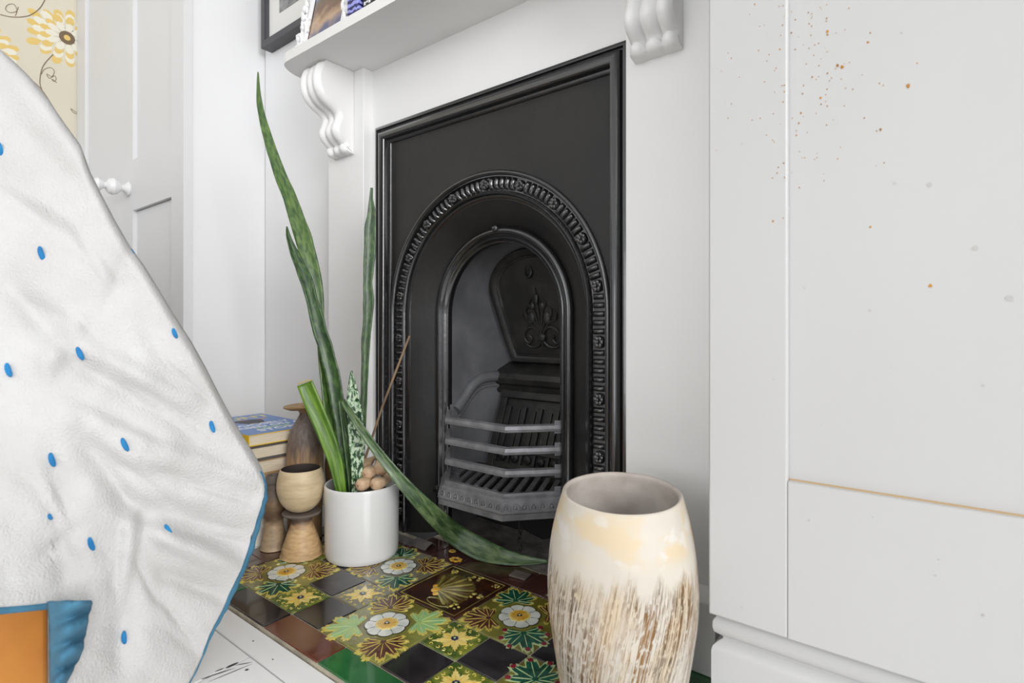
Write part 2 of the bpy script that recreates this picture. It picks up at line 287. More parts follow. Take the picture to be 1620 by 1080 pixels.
# ------------------------------------------------------------------ mesh helpers
WL = {}
class MB:
    def __init__(s): s.v = []; s.f = []; s.m = []; s.uv = None
    def add(s, vs_, fs, mi=0):
        n = len(s.v); s.v += [tuple(x) for x in vs_]; s.f += [tuple(i + n for i in f) for f in fs]; s.m += [mi] * len(fs); return s
    def box(s, a, b, mi=0):
        x0, y0, z0 = a; x1, y1, z1 = b
        return s.add([(x0, y0, z0), (x1, y0, z0), (x1, y1, z0), (x0, y1, z0), (x0, y0, z1), (x1, y0, z1), (x1, y1, z1), (x0, y1, z1)],
                     [(0, 3, 2, 1), (4, 5, 6, 7), (0, 1, 5, 4), (1, 2, 6, 5), (2, 3, 7, 6), (3, 0, 4, 7)], mi)
    def obox(s, o, ax, ay, az, mi=0):
        o, ax, ay, az = map(Vector, (o, ax, ay, az))
        vs_ = [o, o + ax, o + ax + ay, o + ay, o + az, o + ax + az, o + ax + ay + az, o + ay + az]
        return s.add(vs_, [(0, 3, 2, 1), (4, 5, 6, 7), (0, 1, 5, 4), (1, 2, 6, 5), (2, 3, 7, 6), (3, 0, 4, 7)], mi)
    def grid(s, rows, mi=0, closed=False):
        nr, nc = len(rows), len(rows[0]); vs_ = [p for r in rows for p in r]; fs = []
        for i in range(nr - 1):
            for j in range(nc - (0 if closed else 1)):
                k = (j + 1) % nc
                fs.append((i * nc + j, i * nc + k, (i + 1) * nc + k, (i + 1) * nc + j))
        return s.add(vs_, fs, mi)
    def lathe(s, prof, c, n=40, mi=0, wob=None):
        rows = []
        for r, z in prof:
            rows.append([(c[0] + r * math.cos(2 * math.pi * k / n) * (1 + (wob(k / n, z) if wob else 0)), c[1] + r * math.sin(2 * math.pi * k / n) * (1 + (wob(k / n, z) if wob else 0)), c[2] + z) for k in range(n)])
        return s.grid(rows, mi, True)
    def tube(s, pts, rad, n=8, mi=0, cap=True, flat=1.0):
        pts = [Vector(p) for p in pts]; rows = []
        nrm = None
        for i, p in enumerate(pts):
            t = (pts[min(i + 1, len(pts) - 1)] - pts[max(i - 1, 0)]).normalized()
            if nrm is None:
                nrm = t.orthogonal().normalized()
            nrm = (nrm - t * nrm.dot(t)).normalized(); bi = t.cross(nrm)
            r = rad[i] if isinstance(rad, (list, tuple)) else rad
            rows.append([p + nrm * (r * math.cos(2 * math.pi * k / n)) + bi * (r * flat * math.sin(2 * math.pi * k / n)) for k in range(n)])
        s.grid(rows, mi, True)
        if cap:
            b = len(s.v) - len(rows) * n
            s.f.append(tuple(b + k for k in range(n))[::-1]); s.m.append(mi)
            s.f.append(tuple(b + (len(rows) - 1) * n + k for k in range(n))); s.m.append(mi)
        return s
    def ell(s, c, r, n=12, k=8, mi=0, rot=None):
        rows = []
        for i in range(k + 1):
            a = math.pi * i / k; a = min(max(a, 0.05), math.pi - 0.05)
            row = []
            for j in range(n):
                b = 2 * math.pi * j / n
                q = Vector((r[0] * math.sin(a) * math.cos(b), r[1] * math.sin(a) * math.sin(b), r[2] * math.cos(a)))
                if rot: q = rot @ q
                row.append(Vector(c) + q)
            rows.append(row)
        return s.grid(rows, mi, True)
    def poly(s, pts, h, mi=0):      # flat polygon (x,y,z list) raised by vector h
        n = len(pts); h = Vector(h); a = [Vector(p) for p in pts]
        s.add(a + [p + h for p in a], [tuple(range(n, 2 * n))] + [(i, (i + 1) % n, n + (i + 1) % n, n + i) for i in range(n)], mi); return s
    def build(s, name, mats, parent=None, smooth=True, ang=35, bevel=0, loc=None, seg=2, solid=0, sub=0):
        if not isinstance(mats, (list, tuple)): mats = [mats]
        me = bpy.data.meshes.new(name)
        if parent is not None: L0 = WL[parent.name]
        else: L0 = Vector(loc) if loc is not None else Vector((0, 0, 0))
        me.from_pydata([tuple(Vector(p) - L0) for p in s.v], [], s.f)
        for m in mats: me.materials.append(m)
        me.polygons.foreach_set('material_index', s.m)
        if s.uv is not None:
            a = me.attributes.new('luv', 'FLOAT_VECTOR', 'POINT'); a.data.foreach_set('vector', [c for t in s.uv for c in t])
        import bmesh
        bm = bmesh.new(); bm.from_mesh(me); bmesh.ops.recalc_face_normals(bm, faces=bm.faces); bm.to_mesh(me); bm.free()
        if smooth:
            me.shade_smooth(); me.set_sharp_from_angle(angle=R(ang))
        o = bpy.data.objects.new(name, me); COL.objects.link(o)
        if parent is not None: o.parent = parent
        else: o.location = L0
        WL[o.name] = L0
        if solid:
            q = o.modifiers.new('thickness', 'SOLIDIFY'); q.thickness = solid; q.offset = 0
        if bevel:
            q = o.modifiers.new('bevel', 'BEVEL'); q.width = bevel; q.segments = seg; q.limit_method = 'ANGLE'; q.angle_limit = R(40)
        if sub:
            q = o.modifiers.new('sub', 'SUBSURF'); q.levels = sub; q.render_levels = sub
        return o
def tag(o, label, cat, group=None):
    o['label'] = label; o['category'] = cat
    if group: o['group'] = group
    return o
def thing(name, loc, label, cat, group=None):
    o = bpy.data.objects.new(name, None); COL.objects.link(o); o.location = loc; o.empty_display_size = 0.05
    WL[o.name] = Vector(loc); return tag(o, label, cat, group)
def struct(o): o['kind'] = 'structure'; return o
def lab(o, t): o['label'] = t; return o
def bez(pts, n=24):            # Catmull-Rom through points
    pts = [Vector(p) for p in pts]; out = []; m = len(pts) - 1
    for k in range(n + 1):
        t = k / n * m; i = min(int(t), m - 1); f = t - i
        p0, p1, p2, p3 = pts[max(i - 1, 0)], pts[i], pts[i + 1], pts[min(i + 2, m)]
        out.append(0.5 * ((2 * p1) + (p2 - p0) * f + (2 * p0 - 5 * p1 + 4 * p2 - p3) * f * f + (3 * p1 - p0 - 3 * p2 + p3) * f ** 3))
    return out
def lerp(a, b, t): return a + (b - a) * t
def interp(x, xs, ys): return float(np.interp(x, xs, ys))

# ------------------------------------------------------------------ room shell
YB = 0.365          # chimney breast plane
struct(MB().box((-1.6, -3.6, -0.08), (4.7, 0.5, -0.034)).build('floor', M['soot']))
FL = bpy.data.objects['floor']
struct(MB().box((-1.6, YB, -0.034), (0.0, YB + 0.12, 2.6)).box((0.0, YB, 0.97), (0.70, YB + 0.12, 2.6)).box((0.70, YB, -0.034), (4.7, YB + 0.12, 2.6)).build('wall_back', M['wall'], smooth=False))
wl = struct(MB().box((-1.6, -3.6, -0.034), (-1.49, YB, 2.6)).build('wall_left', M['wall'], smooth=False))
struct(MB().box((4.6, -3.6, -0.034), (4.72, -2.7, 2.6)).box((4.6, -0.7, -0.034), (4.72, YB, 2.6)).box((4.6, -2.7, -0.034), (4.72, -0.7, 0.7)).box((4.6, -2.7, 2.25), (4.72, -0.7, 2.6)).build('wall_right', M['wall'], smooth=False))
struct(MB().box((-1.6, -3.6, 2.6), (4.72, 0.5, 2.7)).build('ceiling', M['wall'], smooth=False))
# painted floor boards, laid along X
yj = [-0.0975 - 0.135 * k for k in range(8)]
def plank(x0, x1, y0, y1):
    MB().box((x0 + 0.0008, y0 + 0.0009, -0.034), (x1 - 0.0008, y1 - 0.0009, -0.005)).build('plank', M['board'], FL, bevel=0.0012, seg=1)
plank(-1.48, 4.59, -0.0975, -0.0535)
for k in range(7):
    cut = [0.285, 1.2, -0.4, 0.7, 1.6, 0.1, 2.0][k]
    plank(-1.48, cut, yj[k + 1], yj[k]); plank(cut, 4.59, yj[k + 1], yj[k])
for y0, y1 in ((-0.0535, 0.03), (0.03, 0.165), (0.165, 0.362)):
    plank(-1.48, -0.091, y0, y1); plank(0.853, 4.59, y0, y1)
# worn splits in the paint of the boards
mb = MB()
for (u0, v0, u1, v1, wd) in ((318, 1074, 372, 1056, .0011), (357, 1056, 377, 1047, .0018), (372, 1052, 399, 1047, .0008), (330, 1078, 398, 1050, .0007), (387, 1060, 394, 1058, .0022), (399, 1013, 402, 1014, .0012), (430, 1042, 433, 1043, .0010), (340, 1062, 356, 1056, .0012)):
    a, b = onZ(u0, v0, -0.0048), onZ(u1, v1, -0.0048); d = (b - a).normalized(); q = Vector((-d.y, d.x, 0)) * wd
    pts = [a, lerp(a, b, .3) + q, lerp(a, b, .7) + q * .8, b, lerp(a, b, .6) - q, lerp(a, b, .25) - q * .7]
    mb.poly([p - Vector((0, 0, .0008)) for p in pts], (0, 0, .0009))
o = mb.build('paint_split', M['crack'], FL, smooth=False); o['kind'] = 'stuff'

# wallpaper on the left wall with its printed flowers
wp = MB().box((-1.49, -1.6, 1.165), (-1.488, YB - 0.001, 2.59)).build('wallpaper', M['paperwall'], wl, smooth=False)
XW = -1.488
def wpt(u, v, k=0): p = onX(u, v, XW); return Vector((XW + 0.0004 * k, p.y, p.z))
def wflower(uc, vc, s=1.0):
    mb = MB()
    c = wpt(uc, vc)
    rnd = random.Random(3)
    for ring, (rr, pl, n, mi) in enumerate(((0.105, 0.036, 17, 0), (0.085, 0.036, 15, 1), (0.070, 0.032, 13, 0), (0.045, 0.032, 11, 1))):
        for k in range(n):
            a = 2 * math.pi * (k + 0.5 * (ring % 2)) / n; r0 = rr * s * rnd.uniform(.85, 1.08)
            d = Vector((0, math.cos(a), math.sin(a) * 0.86)); q = Vector((0, -math.sin(a), math.cos(a) * .86))
            cc = c + d * r0; l = pl * s
            mb.poly([cc - d * l * .8, cc - d * l * .1 + q * l * .42, cc + d * l * .45 + q * l * .28, cc + d * l * .62, cc + d * l * .45 - q * l * .3, cc - d * l * .1 - q * l * .42], (0.0003 * (ring + 1), 0, 0), mi)
    for r0, mi, h in ((0.024, 2, .0020), (0.010, 0, .0024)):
        mb.poly([c + Vector((0, math.cos(t) * r0 * s, math.sin(t) * r0 * s)) for t in [2 * math.pi * k / 18 for k in range(18)]], (h, 0, 0), mi)
    mb.build('printed_flower', [M['wp_yellow'], M['wp_cream'], M['wp_brown']], wp, smooth=False)
wflower(106, 60); wflower(-34, 74, 0.9); wflower(-60, -60, 0.9)
def vine(pts, r=0.0014, n=30):
    p = bez([wpt(*q, 1) for q in pts], n)
    MB().tube(p, r, 6, flat=1).build('printed_vine', M['wp_brown'], wp)
vine([(84, 86), (68, 105), (63, 128), (66, 142)])
vine([(34, 115), (50, 127), (66, 142), (84, 170), (94, 190), (97, 206)])
vine([(65, 118), (70, 110), (80, 107), (86, 113), (82, 121), (74, 117), (78, 124), (86, 120), (89, 125), (85, 129), (82, 125), (90, 131)], .0010, 50)
vine([(0, 23), (20, 27), (45, 25), (62, 14), (71, 0)])
vine([(24, 25), (27, 17), (22, 7), (12, 8), (9, 15), (16, 20), (26, 18), (29, 11)], .0010, 40)
vine([(127, 181), (118, 176), (112, 172), (116, 178), (124, 181)], .0010)
vine([(127, 233), (118, 234), (108, 235)], .0012, 8)

# ------------------------------------------------------------------ wardrobe on the left
wd = thing('wardrobe', (-1.0, 0.26, -0.005), 'tall white wardrobe with panelled door left of the mantelpiece', 'wardrobe')
MB().box((-1.484, 0.157, -0.005), (-0.557, 0.364, 2.45)).build('carcass', M['wall'], wd, bevel=0.001)
MB().box((-1.484, 0.119, -0.005), (-1.385, 0.1565, 2.45)).build('filler_strip', M['ward'], wd, bevel=0.001)
dr = MB().box((-1.383, 0.131, 0.06), (-0.938, 0.155, 2.2)).box((-0.634, 0.131, 0.06), (-0.552, 0.155, 2.2)).box((-0.938, 0.131, 0.848), (-0.634, 0.155, 1.009)) \
    .box((-0.938, 0.131, 0.06), (-0.634, 0.155, 0.16)).box((-0.938, 0.131, 2.08), (-0.634, 0.155, 2.2)).build('door', M['ward'], wd, smooth=False)
MB().box((-0.938, 0.143, 1.009), (-0.634, 0.154, 2.08)).build('door_panel', M['ward'], dr, smooth=False)
MB().box((-0.938, 0.143, 0.16), (-0.634, 0.154, 0.8466)).build('door_panel', M['ward'], dr, smooth=False)
MB().box((-0.936, 0.1435, 0.8466), (-0.636, 0.1445, 0.848)).build('shadow_gap', M['crack'], dr, smooth=False)  # dark strip painted in as the shade below the door rail
kp = [(0.001, 0.0), (0.027, 0.0), (0.029, 0.004), (0.020, 0.010), (0.013, 0.016), (0.014, 0.022), (0.028, 0.032), (0.034, 0.044), (0.028, 0.056), (0.014, 0.063), (0.013, 0.068), (0.022, 0.076), (0.025, 0.084), (0.020, 0.092), (0.001, 0.096)]
kc = onY(204, 299, 0.131)
rows = [[(kc.x + r * .8 * math.cos(2 * math.pi * k / 24), 0.131 - d, kc.z + r * .8 * math.sin(2 * math.pi * k / 24)) for k in range(24)] for r, d in kp]
lab(MB().grid(rows, 0, True).build('knob', M['knobw'], dr), 'glossy white turned knob')

# ------------------------------------------------------------------ mantelpiece
PX0, PX1, YP, YF = -0.148, -0.004, 0.317, 0.345
QX0, QX1 = 0.682, 0.822
ZS, ZT = 1.100, 1.123
mt = thing('mantelpiece', (0.337, 0.34, 0), 'white painted wooden mantelpiece framing the black fireplace', 'mantelpiece')
MB().box((PX0, YP, 0.0), (PX1, YB - 0.001, ZS)).build('pilaster', M['mantel'], mt, bevel=0.0015)
MB().box((QX0, YP, 0.0), (QX1, YB - 0.001, ZS)).build('pilaster', M['mantel'], mt, bevel=0.0015)
MB().box((PX1, YF, 0.958), (QX0, YB - 0.001, ZS)).build('frieze', M['mantel'], mt, smooth=False)
MB().box((PX1, YF, 0.0), (0.0115, YB - 0.001, 0.958)).build('side_fillet', M['mantel'], mt, smooth=False)
MB().box((0.6755, YF, 0), (QX0, YB - 0.001, 0.958)).build('side_fillet', M['mantel'], mt, smooth=False)
MB().box((QX0, 0.262, 0.0005), (0.8425, YP, 0.100)).build('plinth_block', M['mantel'], mt, bevel=0.0015)
# shelf with rounded front corners
pts = [(-0.177, YB - .001)]
for k in range(9):
    a = math.pi + k / 8 * math.pi / 2; pts.append((-0.177 + 0.055 + 0.055 * math.cos(a), 0.188 + 0.085 + 0.085 * math.sin(a)))
for k in range(9):
    a = 1.5 * math.pi + k / 8 * math.pi / 2; pts.append((0.851 - 0.055 + 0.055 * math.cos(a), 0.188 + 0.085 + 0.085 * math.sin(a)))
pts.append((0.851, YB - .001))
MB().poly([(x, y, ZS) for x, y in pts], (0, 0, ZT - ZS)).add([(x, y, ZS) for x, y in pts], [tuple(range(len(pts)))]).build('shelf', M['mantel'], mt, ang=30, bevel=0.002)
cprof = [(0.2400, 1.0995), (0.2300, 1.090), (0.2235, 1.077), (0.2195, 1.062), (0.2195, 1.046), (0.2235, 1.0305), (0.2320, 1.0175), (0.2440, 1.0075), (0.2580, 1.0005), (0.2700, 0.994),
         (0.2765, 0.9865), (0.2775, 0.977), (0.2740, 0.967), (0.2695, 0.957), (0.2685, 0.947), (0.2730, 0.937), (0.2830, 0.9275), (0.2940, 0.920), (0.2905, 0.915), (0.2915, 0.906), (0.298, 0.9005), (0.317, 0.899)]
def corbel(x0, x1):
    # ridged front: three bands across the width, grooves between
    ts = [0, .04, .09, .14, .19, .24, .29, .33, .36, .40, .46, .50, .54, .60, .64, .67, .71, .76, .81, .86, .91, .96, 1]
    def ridge(t):
        if t < .33: q = t / .33; h = math.sin(math.pi * q) ** .6 * .012
        elif t > .67: q = (1 - t) / .33; h = math.sin(math.pi * q) ** .6 * .012
        else: q = (t - .33) / .34; h = math.sin(math.pi * q) ** .6 * .010
        return h - .008
    P2 = [Vector((0, y, z)) for y, z in cprof]; rows = []
    cp = bez(P2, 60)
    for i, p in enumerate(cp):
        t = (cp[min(i + 1, 60)] - cp[max(i - 1, 0)]).normalized(); n = Vector((0, t.z, -t.y))
        if n.y > 0 : n = -n
        rows.append([(lerp(x0, x1, s_), *(p + n * ridge(s_) * min(1, (60 - i) / 6, i / 4)).yz) for s_ in ts])
    mb = MB().grid(rows)
    for j, x in ((0, x0), (len(ts) - 1, x1)):
        side = [Vector(r[j]) for r in rows] + [Vector((x, YP - .0005, 0.899)), Vector((x, YP - .0005, 1.0995))]
        mb.add(side, [tuple(range(len(side)))])
    mb.build('corbel', M['mantel'], mt, ang=50)
corbel(-0.119, -0.041); corbel(0.699, 0.777)
# little yellowed knot stain under the shelf
for (u, v, r) in ((702, 50, .0035), (505, 97, .006)):
    c = onZ(u, v, ZS - .0003); MB().poly([c + Vector((r * math.cos(t), .6 * r * math.sin(t), 0)) for t in [k * math.pi / 6 for k in range(12)]], (0, 0, .0005)).build('stain', M['bk_tan'], mt, smooth=False)

# ------------------------------------------------------------------ cast iron fireplace insert
AX, AZ = 0.343, 0.506     # arch centre
fi = thing('fireplace_insert', (AX, 0.40, 0), 'black cast-iron arched fireplace insert with grate basket, set in white mantelpiece', 'fireplace')
def apath(nl=10, na=48, z0=0.0):
    out = []
    for k in range(nl): out.append((0, lerp(z0, AZ, k / nl)))
    for k in range(na + 1): out.append((1, math.pi - math.pi * k / na))
    for k in range(nl): out.append((2, lerp(AZ, z0, (k + 1) / nl)))
    return out
def apt(q, r, y):
    if q[0] == 0: return (AX - r, y, q[1])
    if q[0] == 2: return (AX + r, y, q[1])
    return (AX + r * math.cos(q[1]), y, AZ + r * math.sin(q[1]))
def asweep(mb, prof, path=None, mi=0):
    path = path or apath()
    mb.grid([[apt(q, r, y) for q in path] for r, y in prof], mi); return mb
# outer frame moulding: mitred U with ogee
fx0, fx1, fz = 0.0115, 0.6755, 0.957
def fsweep(mb, prof, z0=0.0):
    rows = []
    for d, y in prof:
        rows.append([(fx0 + d, y, z0), (fx0 + d, y, fz - d), (fx1 - d, y, fz - d), (fx1 - d, y, z0)])
    mb.grid(rows)
    return mb
fsweep(MB(), [(0, 0.364), (0, 0.340), (0.005, 0.337), (0.008, 0.337), (0.009, 0.343), (0.012, 0.343), (0.015, 0.336), (0.020, 0.332), (0.026, 0.331), (0.031, 0.334), (0.034, 0.340), (0.035, 0.348), (0.0385, 0.350), (0.041, 0.357), (0.041, 0.364)]).build('outer_frame', M['ironhi'], fi, ang=50)
# face plate between frame and arch ring
RO, RI = 0.291, 0.245
ix0, ix1, iz = fx0 + .040, fx1 - .040, fz - .040
path = apath()
inner, outer = [], []
for q in path:
    r = min(RO, AX - ix0 - .0005)
    x, y, z = apt(q, r, 0.357); inner.append((x, y, z))
    if q[0] == 0: outer.append((ix0, y, q[1]))
    elif q[0] == 2: outer.append((ix1, y, q[1]))
    else:
        dx, dz = math.cos(q[1]), math.sin(q[1])
        t = 9
        if dx < -1e-6: t = min(t, (ix0 - AX) / dx)
        if dx > 1e-6: t = min(t, (ix1 - AX) / dx)
        if dz > 1e-6: t = min(t, (iz - AZ) / dz)
        outer.append((AX + t * dx, y, AZ + t * dz))
mb = MB().grid([inner, outer])
# fill the two top corners
for s_ in (-1, 1):
    cxr = ix0 if s_ < 0 else ix1
    side = [p for p in outer if (abs(p[2] - iz) < 1e-5 and (p[0] - AX) * s_ > 0)]
    up = [p for p in outer if abs(p[0] - cxr) < 1e-5 and p[2] > AZ]
    a = max(side, key=lambda p: (p[0] - AX) * s_) if side else None; b = max(up, key=lambda p: p[2])
    if a: mb.add([a, (cxr, 0.357, iz), b], [(0, 1, 2)])
mb.build('face_plate', M['iron'], fi, ang=20)
# arch ring mouldings
asweep(MB(), [(RO + .001, 0.362), (RO + .001, 0.352), (RO - .003, 0.349), (RO - .007, 0.350), (RO - .009, 0.356), (RO - .011, 0.356), (RO - .011, 0.3625), (RI + .008, 0.3625), (RI + .007, 0.356), (RI + .003, 0.352), (RI - .001, 0.354), (RI - .002, 0.362), (RI - .006, 0.363), (RI - .010, 0.366)]).build('arch_band', M['ironhi'], fi, ang=60)
# gadroon ribs (joined) and rosettes (each its own part)
RM = (RO - .011 + RI + .008) / 2
ros = []
for a in (90, 70, 50, 30, 10, 110, 130, 150, 170): ros.append((AX + RM * math.cos(R(a)), AZ + RM * math.sin(R(a)), R(a)))
for s_ in (-1, 1):
    for z in (0.449, 0.348, 0.246, 0.144, 0.042): ros.append((AX + s_ * RM, z + .004, 0 if s_ > 0 else math.pi))
for i, (x, z, a) in enumerate(ros):
    mb = MB()
    mb.ell((x, 0.3605, z), (.0115, .006, .0115), 12, 6)
    for k in range(6):
        b = a + k * math.pi / 3
        mb.ell((x + .0065 * math.cos(b), 0.3570, z + .0065 * math.sin(b)), (.0046, .0035, .0046), 8, 5)
    mb.ell((x, 0.3535, z), (.0036, .0035, .0036), 8, 5)
    mb.build('rosette', M['ironhi'], fi)
mb = MB()
def rib(x, z, a, s=1.0):
    d = Vector((math.cos(a), 0, math.sin(a))); q = Vector((-math.sin(a), 0, math.cos(a)))
    c = Vector((x, 0.3615, z)); l = .0125
    prof = [(-1, .0), (-.8, .65), (-.4, 1), (.4, 1), (.8, .65), (1, .0)]
    rows = []
    for w_, h in ((-1, 0), (-.6, .75), (0, 1), (.6, .75), (1, 0)):
        rows.append([c + d * (l * p_) + q * (.0052 * w_ * s) + Vector((0, -.0085 * h * hh, 0)) for p_, hh in prof])
    mb.grid(rows)
for k in range(9):
    for f in range(1, 5):
        a = R(10 + 20 * k - 10 + 20 * (f - .5) / 4 - 10 + 10) if False else None
for k in range(8):
    for f in range(5):
        a = R(10 + 20 * k + 3.9 + f * 3.05); rib(AX + RM * math.cos(a), AZ + RM * math.sin(a), a)
for s_ in (-1, 1):
    a = 0 if s_ > 0 else math.pi
    zs_ = [AZ + RM * math.sin(R(10)), .453, .352, .250, .148, .046]
    for z1, z0 in zip(zs_, zs_[1:]):
        for f in range(5):
            rib(AX + s_ * RM, z1 + (z0 - z1) * (.19 + f * .155), a)
o = mb.build('gadroon_ribs', M['ironhi'], fi, ang=60); o['kind'] = 'stuff'
# splayed cove from the ring in to the opening, then the opening's beads
OR, OI, YO = 0.184, 0.153, 0.408
asweep(MB(), [(RI - .010, 0.366), (RI - .022, 0.374), (RI - .036, 0.385), (OR + .006, 0.4035), (OR + .001, 0.408)]).build('splay', M['iron'], fi, ang=60)
asweep(MB(), [(OR + .001, .408), (OR + .001, .401), (OR - .003, .3965), (OR - .008, .395), (OR - .013, .3975), (OR - .015, .403), (OR - .017, .404), (OR - .018, .401), (OR - .021, .399), (OR - .025, .401), (OR - .026, .406), (OI, .408), (OI, .420)]).build('opening_moulding', M['ironhi'], fi, ang=60)
p = Vector((AX - .002, .396, AZ + OR - .002))
MB().ell(p, (.0085, .008, .0085), 14, 8).ell(p - Vector((0, .007, 0)), (.004, .003, .004), 10, 6).build('knob', M['ironhi'], fi)
b0 = Vector((AX - OR + .006, .396, 0.104))
MB().ell(b0, (.007, .006, .010), 12, 8).tube([b0, b0 + Vector((0, -.010, 0))], [.005, .003], 10).build('wing_bolt', M['irondk'], fi)
# cheeks: loft from opening back to the firebox rear
def yback(z): return 0.60 if z < 0.40 else 0.60 - (z - 0.40) * 0.26
def backpt(q):
    def hw(z): return interp(z, [0, .36, .40, .56, .62], [.112, .108, .112, .148, .150])
    if q[0] != 1:
        z = q[1]; x = AX + (-1 if q[0] == 0 else 1) * hw(z); return Vector((x, yback(z), z))
    z = AZ + 0.150 * math.sin(q[1]); x = AX + hw(z) * math.cos(q[1]); return Vector((x, yback(z), z))
path = apath(14, 48)
rows = []
for i in range(9):
    t = i / 8; row = []
    for q in path:
        a = Vector(apt(q, OI, 0.4195)); b = backpt(q); s_ = t
        p = a.lerp(b, t); p += (Vector((p.x - AX, 0, (p.z - AZ) if q[0] == 1 else 0)) * 0.10 * math.sin(math.pi * t))
        row.append(p)
    rows.append(row)
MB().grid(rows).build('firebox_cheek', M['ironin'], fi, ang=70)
bp = [backpt(q) for q in path]
half = len(bp) // 2
mb = MB()
n = len(bp)
L_, R_ = bp[:half + 1], [bp[n - 1 - i] for i in range(half + 1)]
mb.grid([L_, [l.lerp(r, .5) for l, r in zip(L_, R_)], R_]); mb.build('firebox_back', M['irondk'], fi)
# damper plate: shield shape, leaning
def shield(sc_, dz=0.0):
    pts = []
    zb, zc_, r = 0.392, 0.562, 0.137
    pts.append((-.100 * sc_, zb + .020 * (1 - sc_) / .2))
    for k in range(1, 7):
        t = k / 7; pts.append((lerp(-.100, -.137, t ** .8) * sc_, lerp(zb + .020 * (1 - sc_) / .2, zc_, t)))
    for k in range(25):
        a = math.pi - math.pi * k / 24; pts.append((r * sc_ * math.cos(a), zc_ + .098 * sc_ * math.sin(a)))
    for x, z in reversed(pts[:7]): pts.append((-x, z))
    return pts
def sp_(x, z, off): return Vector((AX + x, yback(z) - .012 - off, z))
dp = None
rows = [[sp_(x, z, o_) for x, z in shield(s_)] for s_, o_ in ((1.0, -.012), (1.0, .010), (.975, .014), (.90, .014), (.86, .010), (.84, .0085), (.82, .011), (.80, .0105), (.78, .006), (.6, .006), (.3, .006), (.02, .006))]
# flatten inner rows toward a common centre
for ri, s_ in ((9, .6), (10, .3), (11, .02)):
    base = shield(.78); cxz = (0, .53)
    f = {9: .7, 10: .35, 11: .02}[ri]
    rows[ri] = [sp_(cxz[0] + (x - cxz[0]) * f, cxz[1] + (z - cxz[1]) * f, .006) for x, z in base]
dp = MB().grid(rows, 0, True).build('damper_plate', M['irondk'], fi, ang=50)
mb = MB()
def sw(pts, r0, r1=None, n=20):
    p = bez([sp_(x, z, .0085) for x, z in pts], n); r1 = r0 if r1 is None else r1
    mb.tube(p, [lerp(r0, r1, i / n) for i in range(n + 1)], 7)
cz = .455
for s_ in (-1, 1):
    sw([(0, cz), (s_ * .018, cz + .022), (s_ * .040, cz + .020), (s_ * .052, cz), (s_ * .040, cz - .014), (s_ * .030, cz - .004), (s_ * .036, cz + .004)], .0045, .003)
    sw([(0, cz - .004), (s_ * .014, cz - .020), (s_ * .034, cz - .024), (s_ * .048, cz - .016)], .0045, .0025)
    sw([(s_ * .006, cz + .010), (s_ * .026, cz + .034), (s_ * .044, cz + .040), (s_ * .050, cz + .056)], .004, .002)
    sw([(s_ * .004, cz + .016), (s_ * .020, cz + .044), (s_ * .034, cz + .052), (s_ * .036, cz + .066), (s_ * .026, cz + .070)], .004, .002)
    sw([(s_ * .003, cz + .020), (s_ * .012, cz + .060), (s_ * .024, cz + .078), (s_ * .016, cz + .090)], .004, .002)
    mb.ell(sp_(s_ * .022, cz + .046, .009), (.010, .004, .015), 10, 6)
    mb.ell(sp_(s_ * .014, cz + .074, .009), (.007, .004, .010), 10, 6)
sw([(0, cz - .02), (0, cz + .05), (0, cz + .115)], .0045, .002)
mb.ell(sp_(0, cz, .010), (.012, .006, .012), 10, 6); mb.ell(sp_(0, cz + .09, .009), (.006, .004, .014), 10, 6)
mb.build('palmette_ornament', M['irondk'], dp)
hp = sp_(-.012, .608, .006)
MB().tube([hp + Vector((.010 * math.cos(t), -.002, .014 * math.sin(t))) for t in [2 * math.pi * k / 16 for k in range(17)]], .003, 6).ell(hp + Vector((0, .001, 0)), (.006, .003, .010), 10, 6, 1).build('key_hole', [M['irondk'], M['soot']], dp)
# hood ledge bar across the back, and the curved arms on the cheeks
rows = []
for x in (-.128, .128):
    rows.append([(AX + x, y, z) for y, z in ((.610, .392), (.588, .392), (.560, .376), (.548, .366), (.544, .354), (.548, .342), (.556, .336), (.558, .330), (.552, .326), (.556, .318), (.610, .318))])
MB().grid(rows).build('hood_ledge', M['irondk'], fi, ang=30)
for s_ in (-1, 1):
    def ck(y, z, off=0.004):
        t = (y - .4195) / (.60 - .4195); a = AX + s_ * OI; b = AX + s_ * .110; x = lerp(a, b, t); x = x + (x - AX) * .10 * math.sin(math.pi * t)
        return Vector((x - s_ * off, y, z))
    c = bez([ck(.430, .286), ck(.455, .308), ck(.480, .336), ck(.505, .352), ck(.53, .357), ck(.560, .357)], 24)
    mb = MB().tube(c, [.0128] * 25, 12, flat=1.0)
    c2 = bez([ck(.436, .266, .001), ck(.462, .288, .001), ck(.488, .316, .001), ck(.512, .331, .001), ck(.535, .335, .001), ck(.560, .335, .001)], 24)
    mb.tube(c2, .004, 8)
    mb.build('hood_arm', M['ironin'], fi, ang=60)
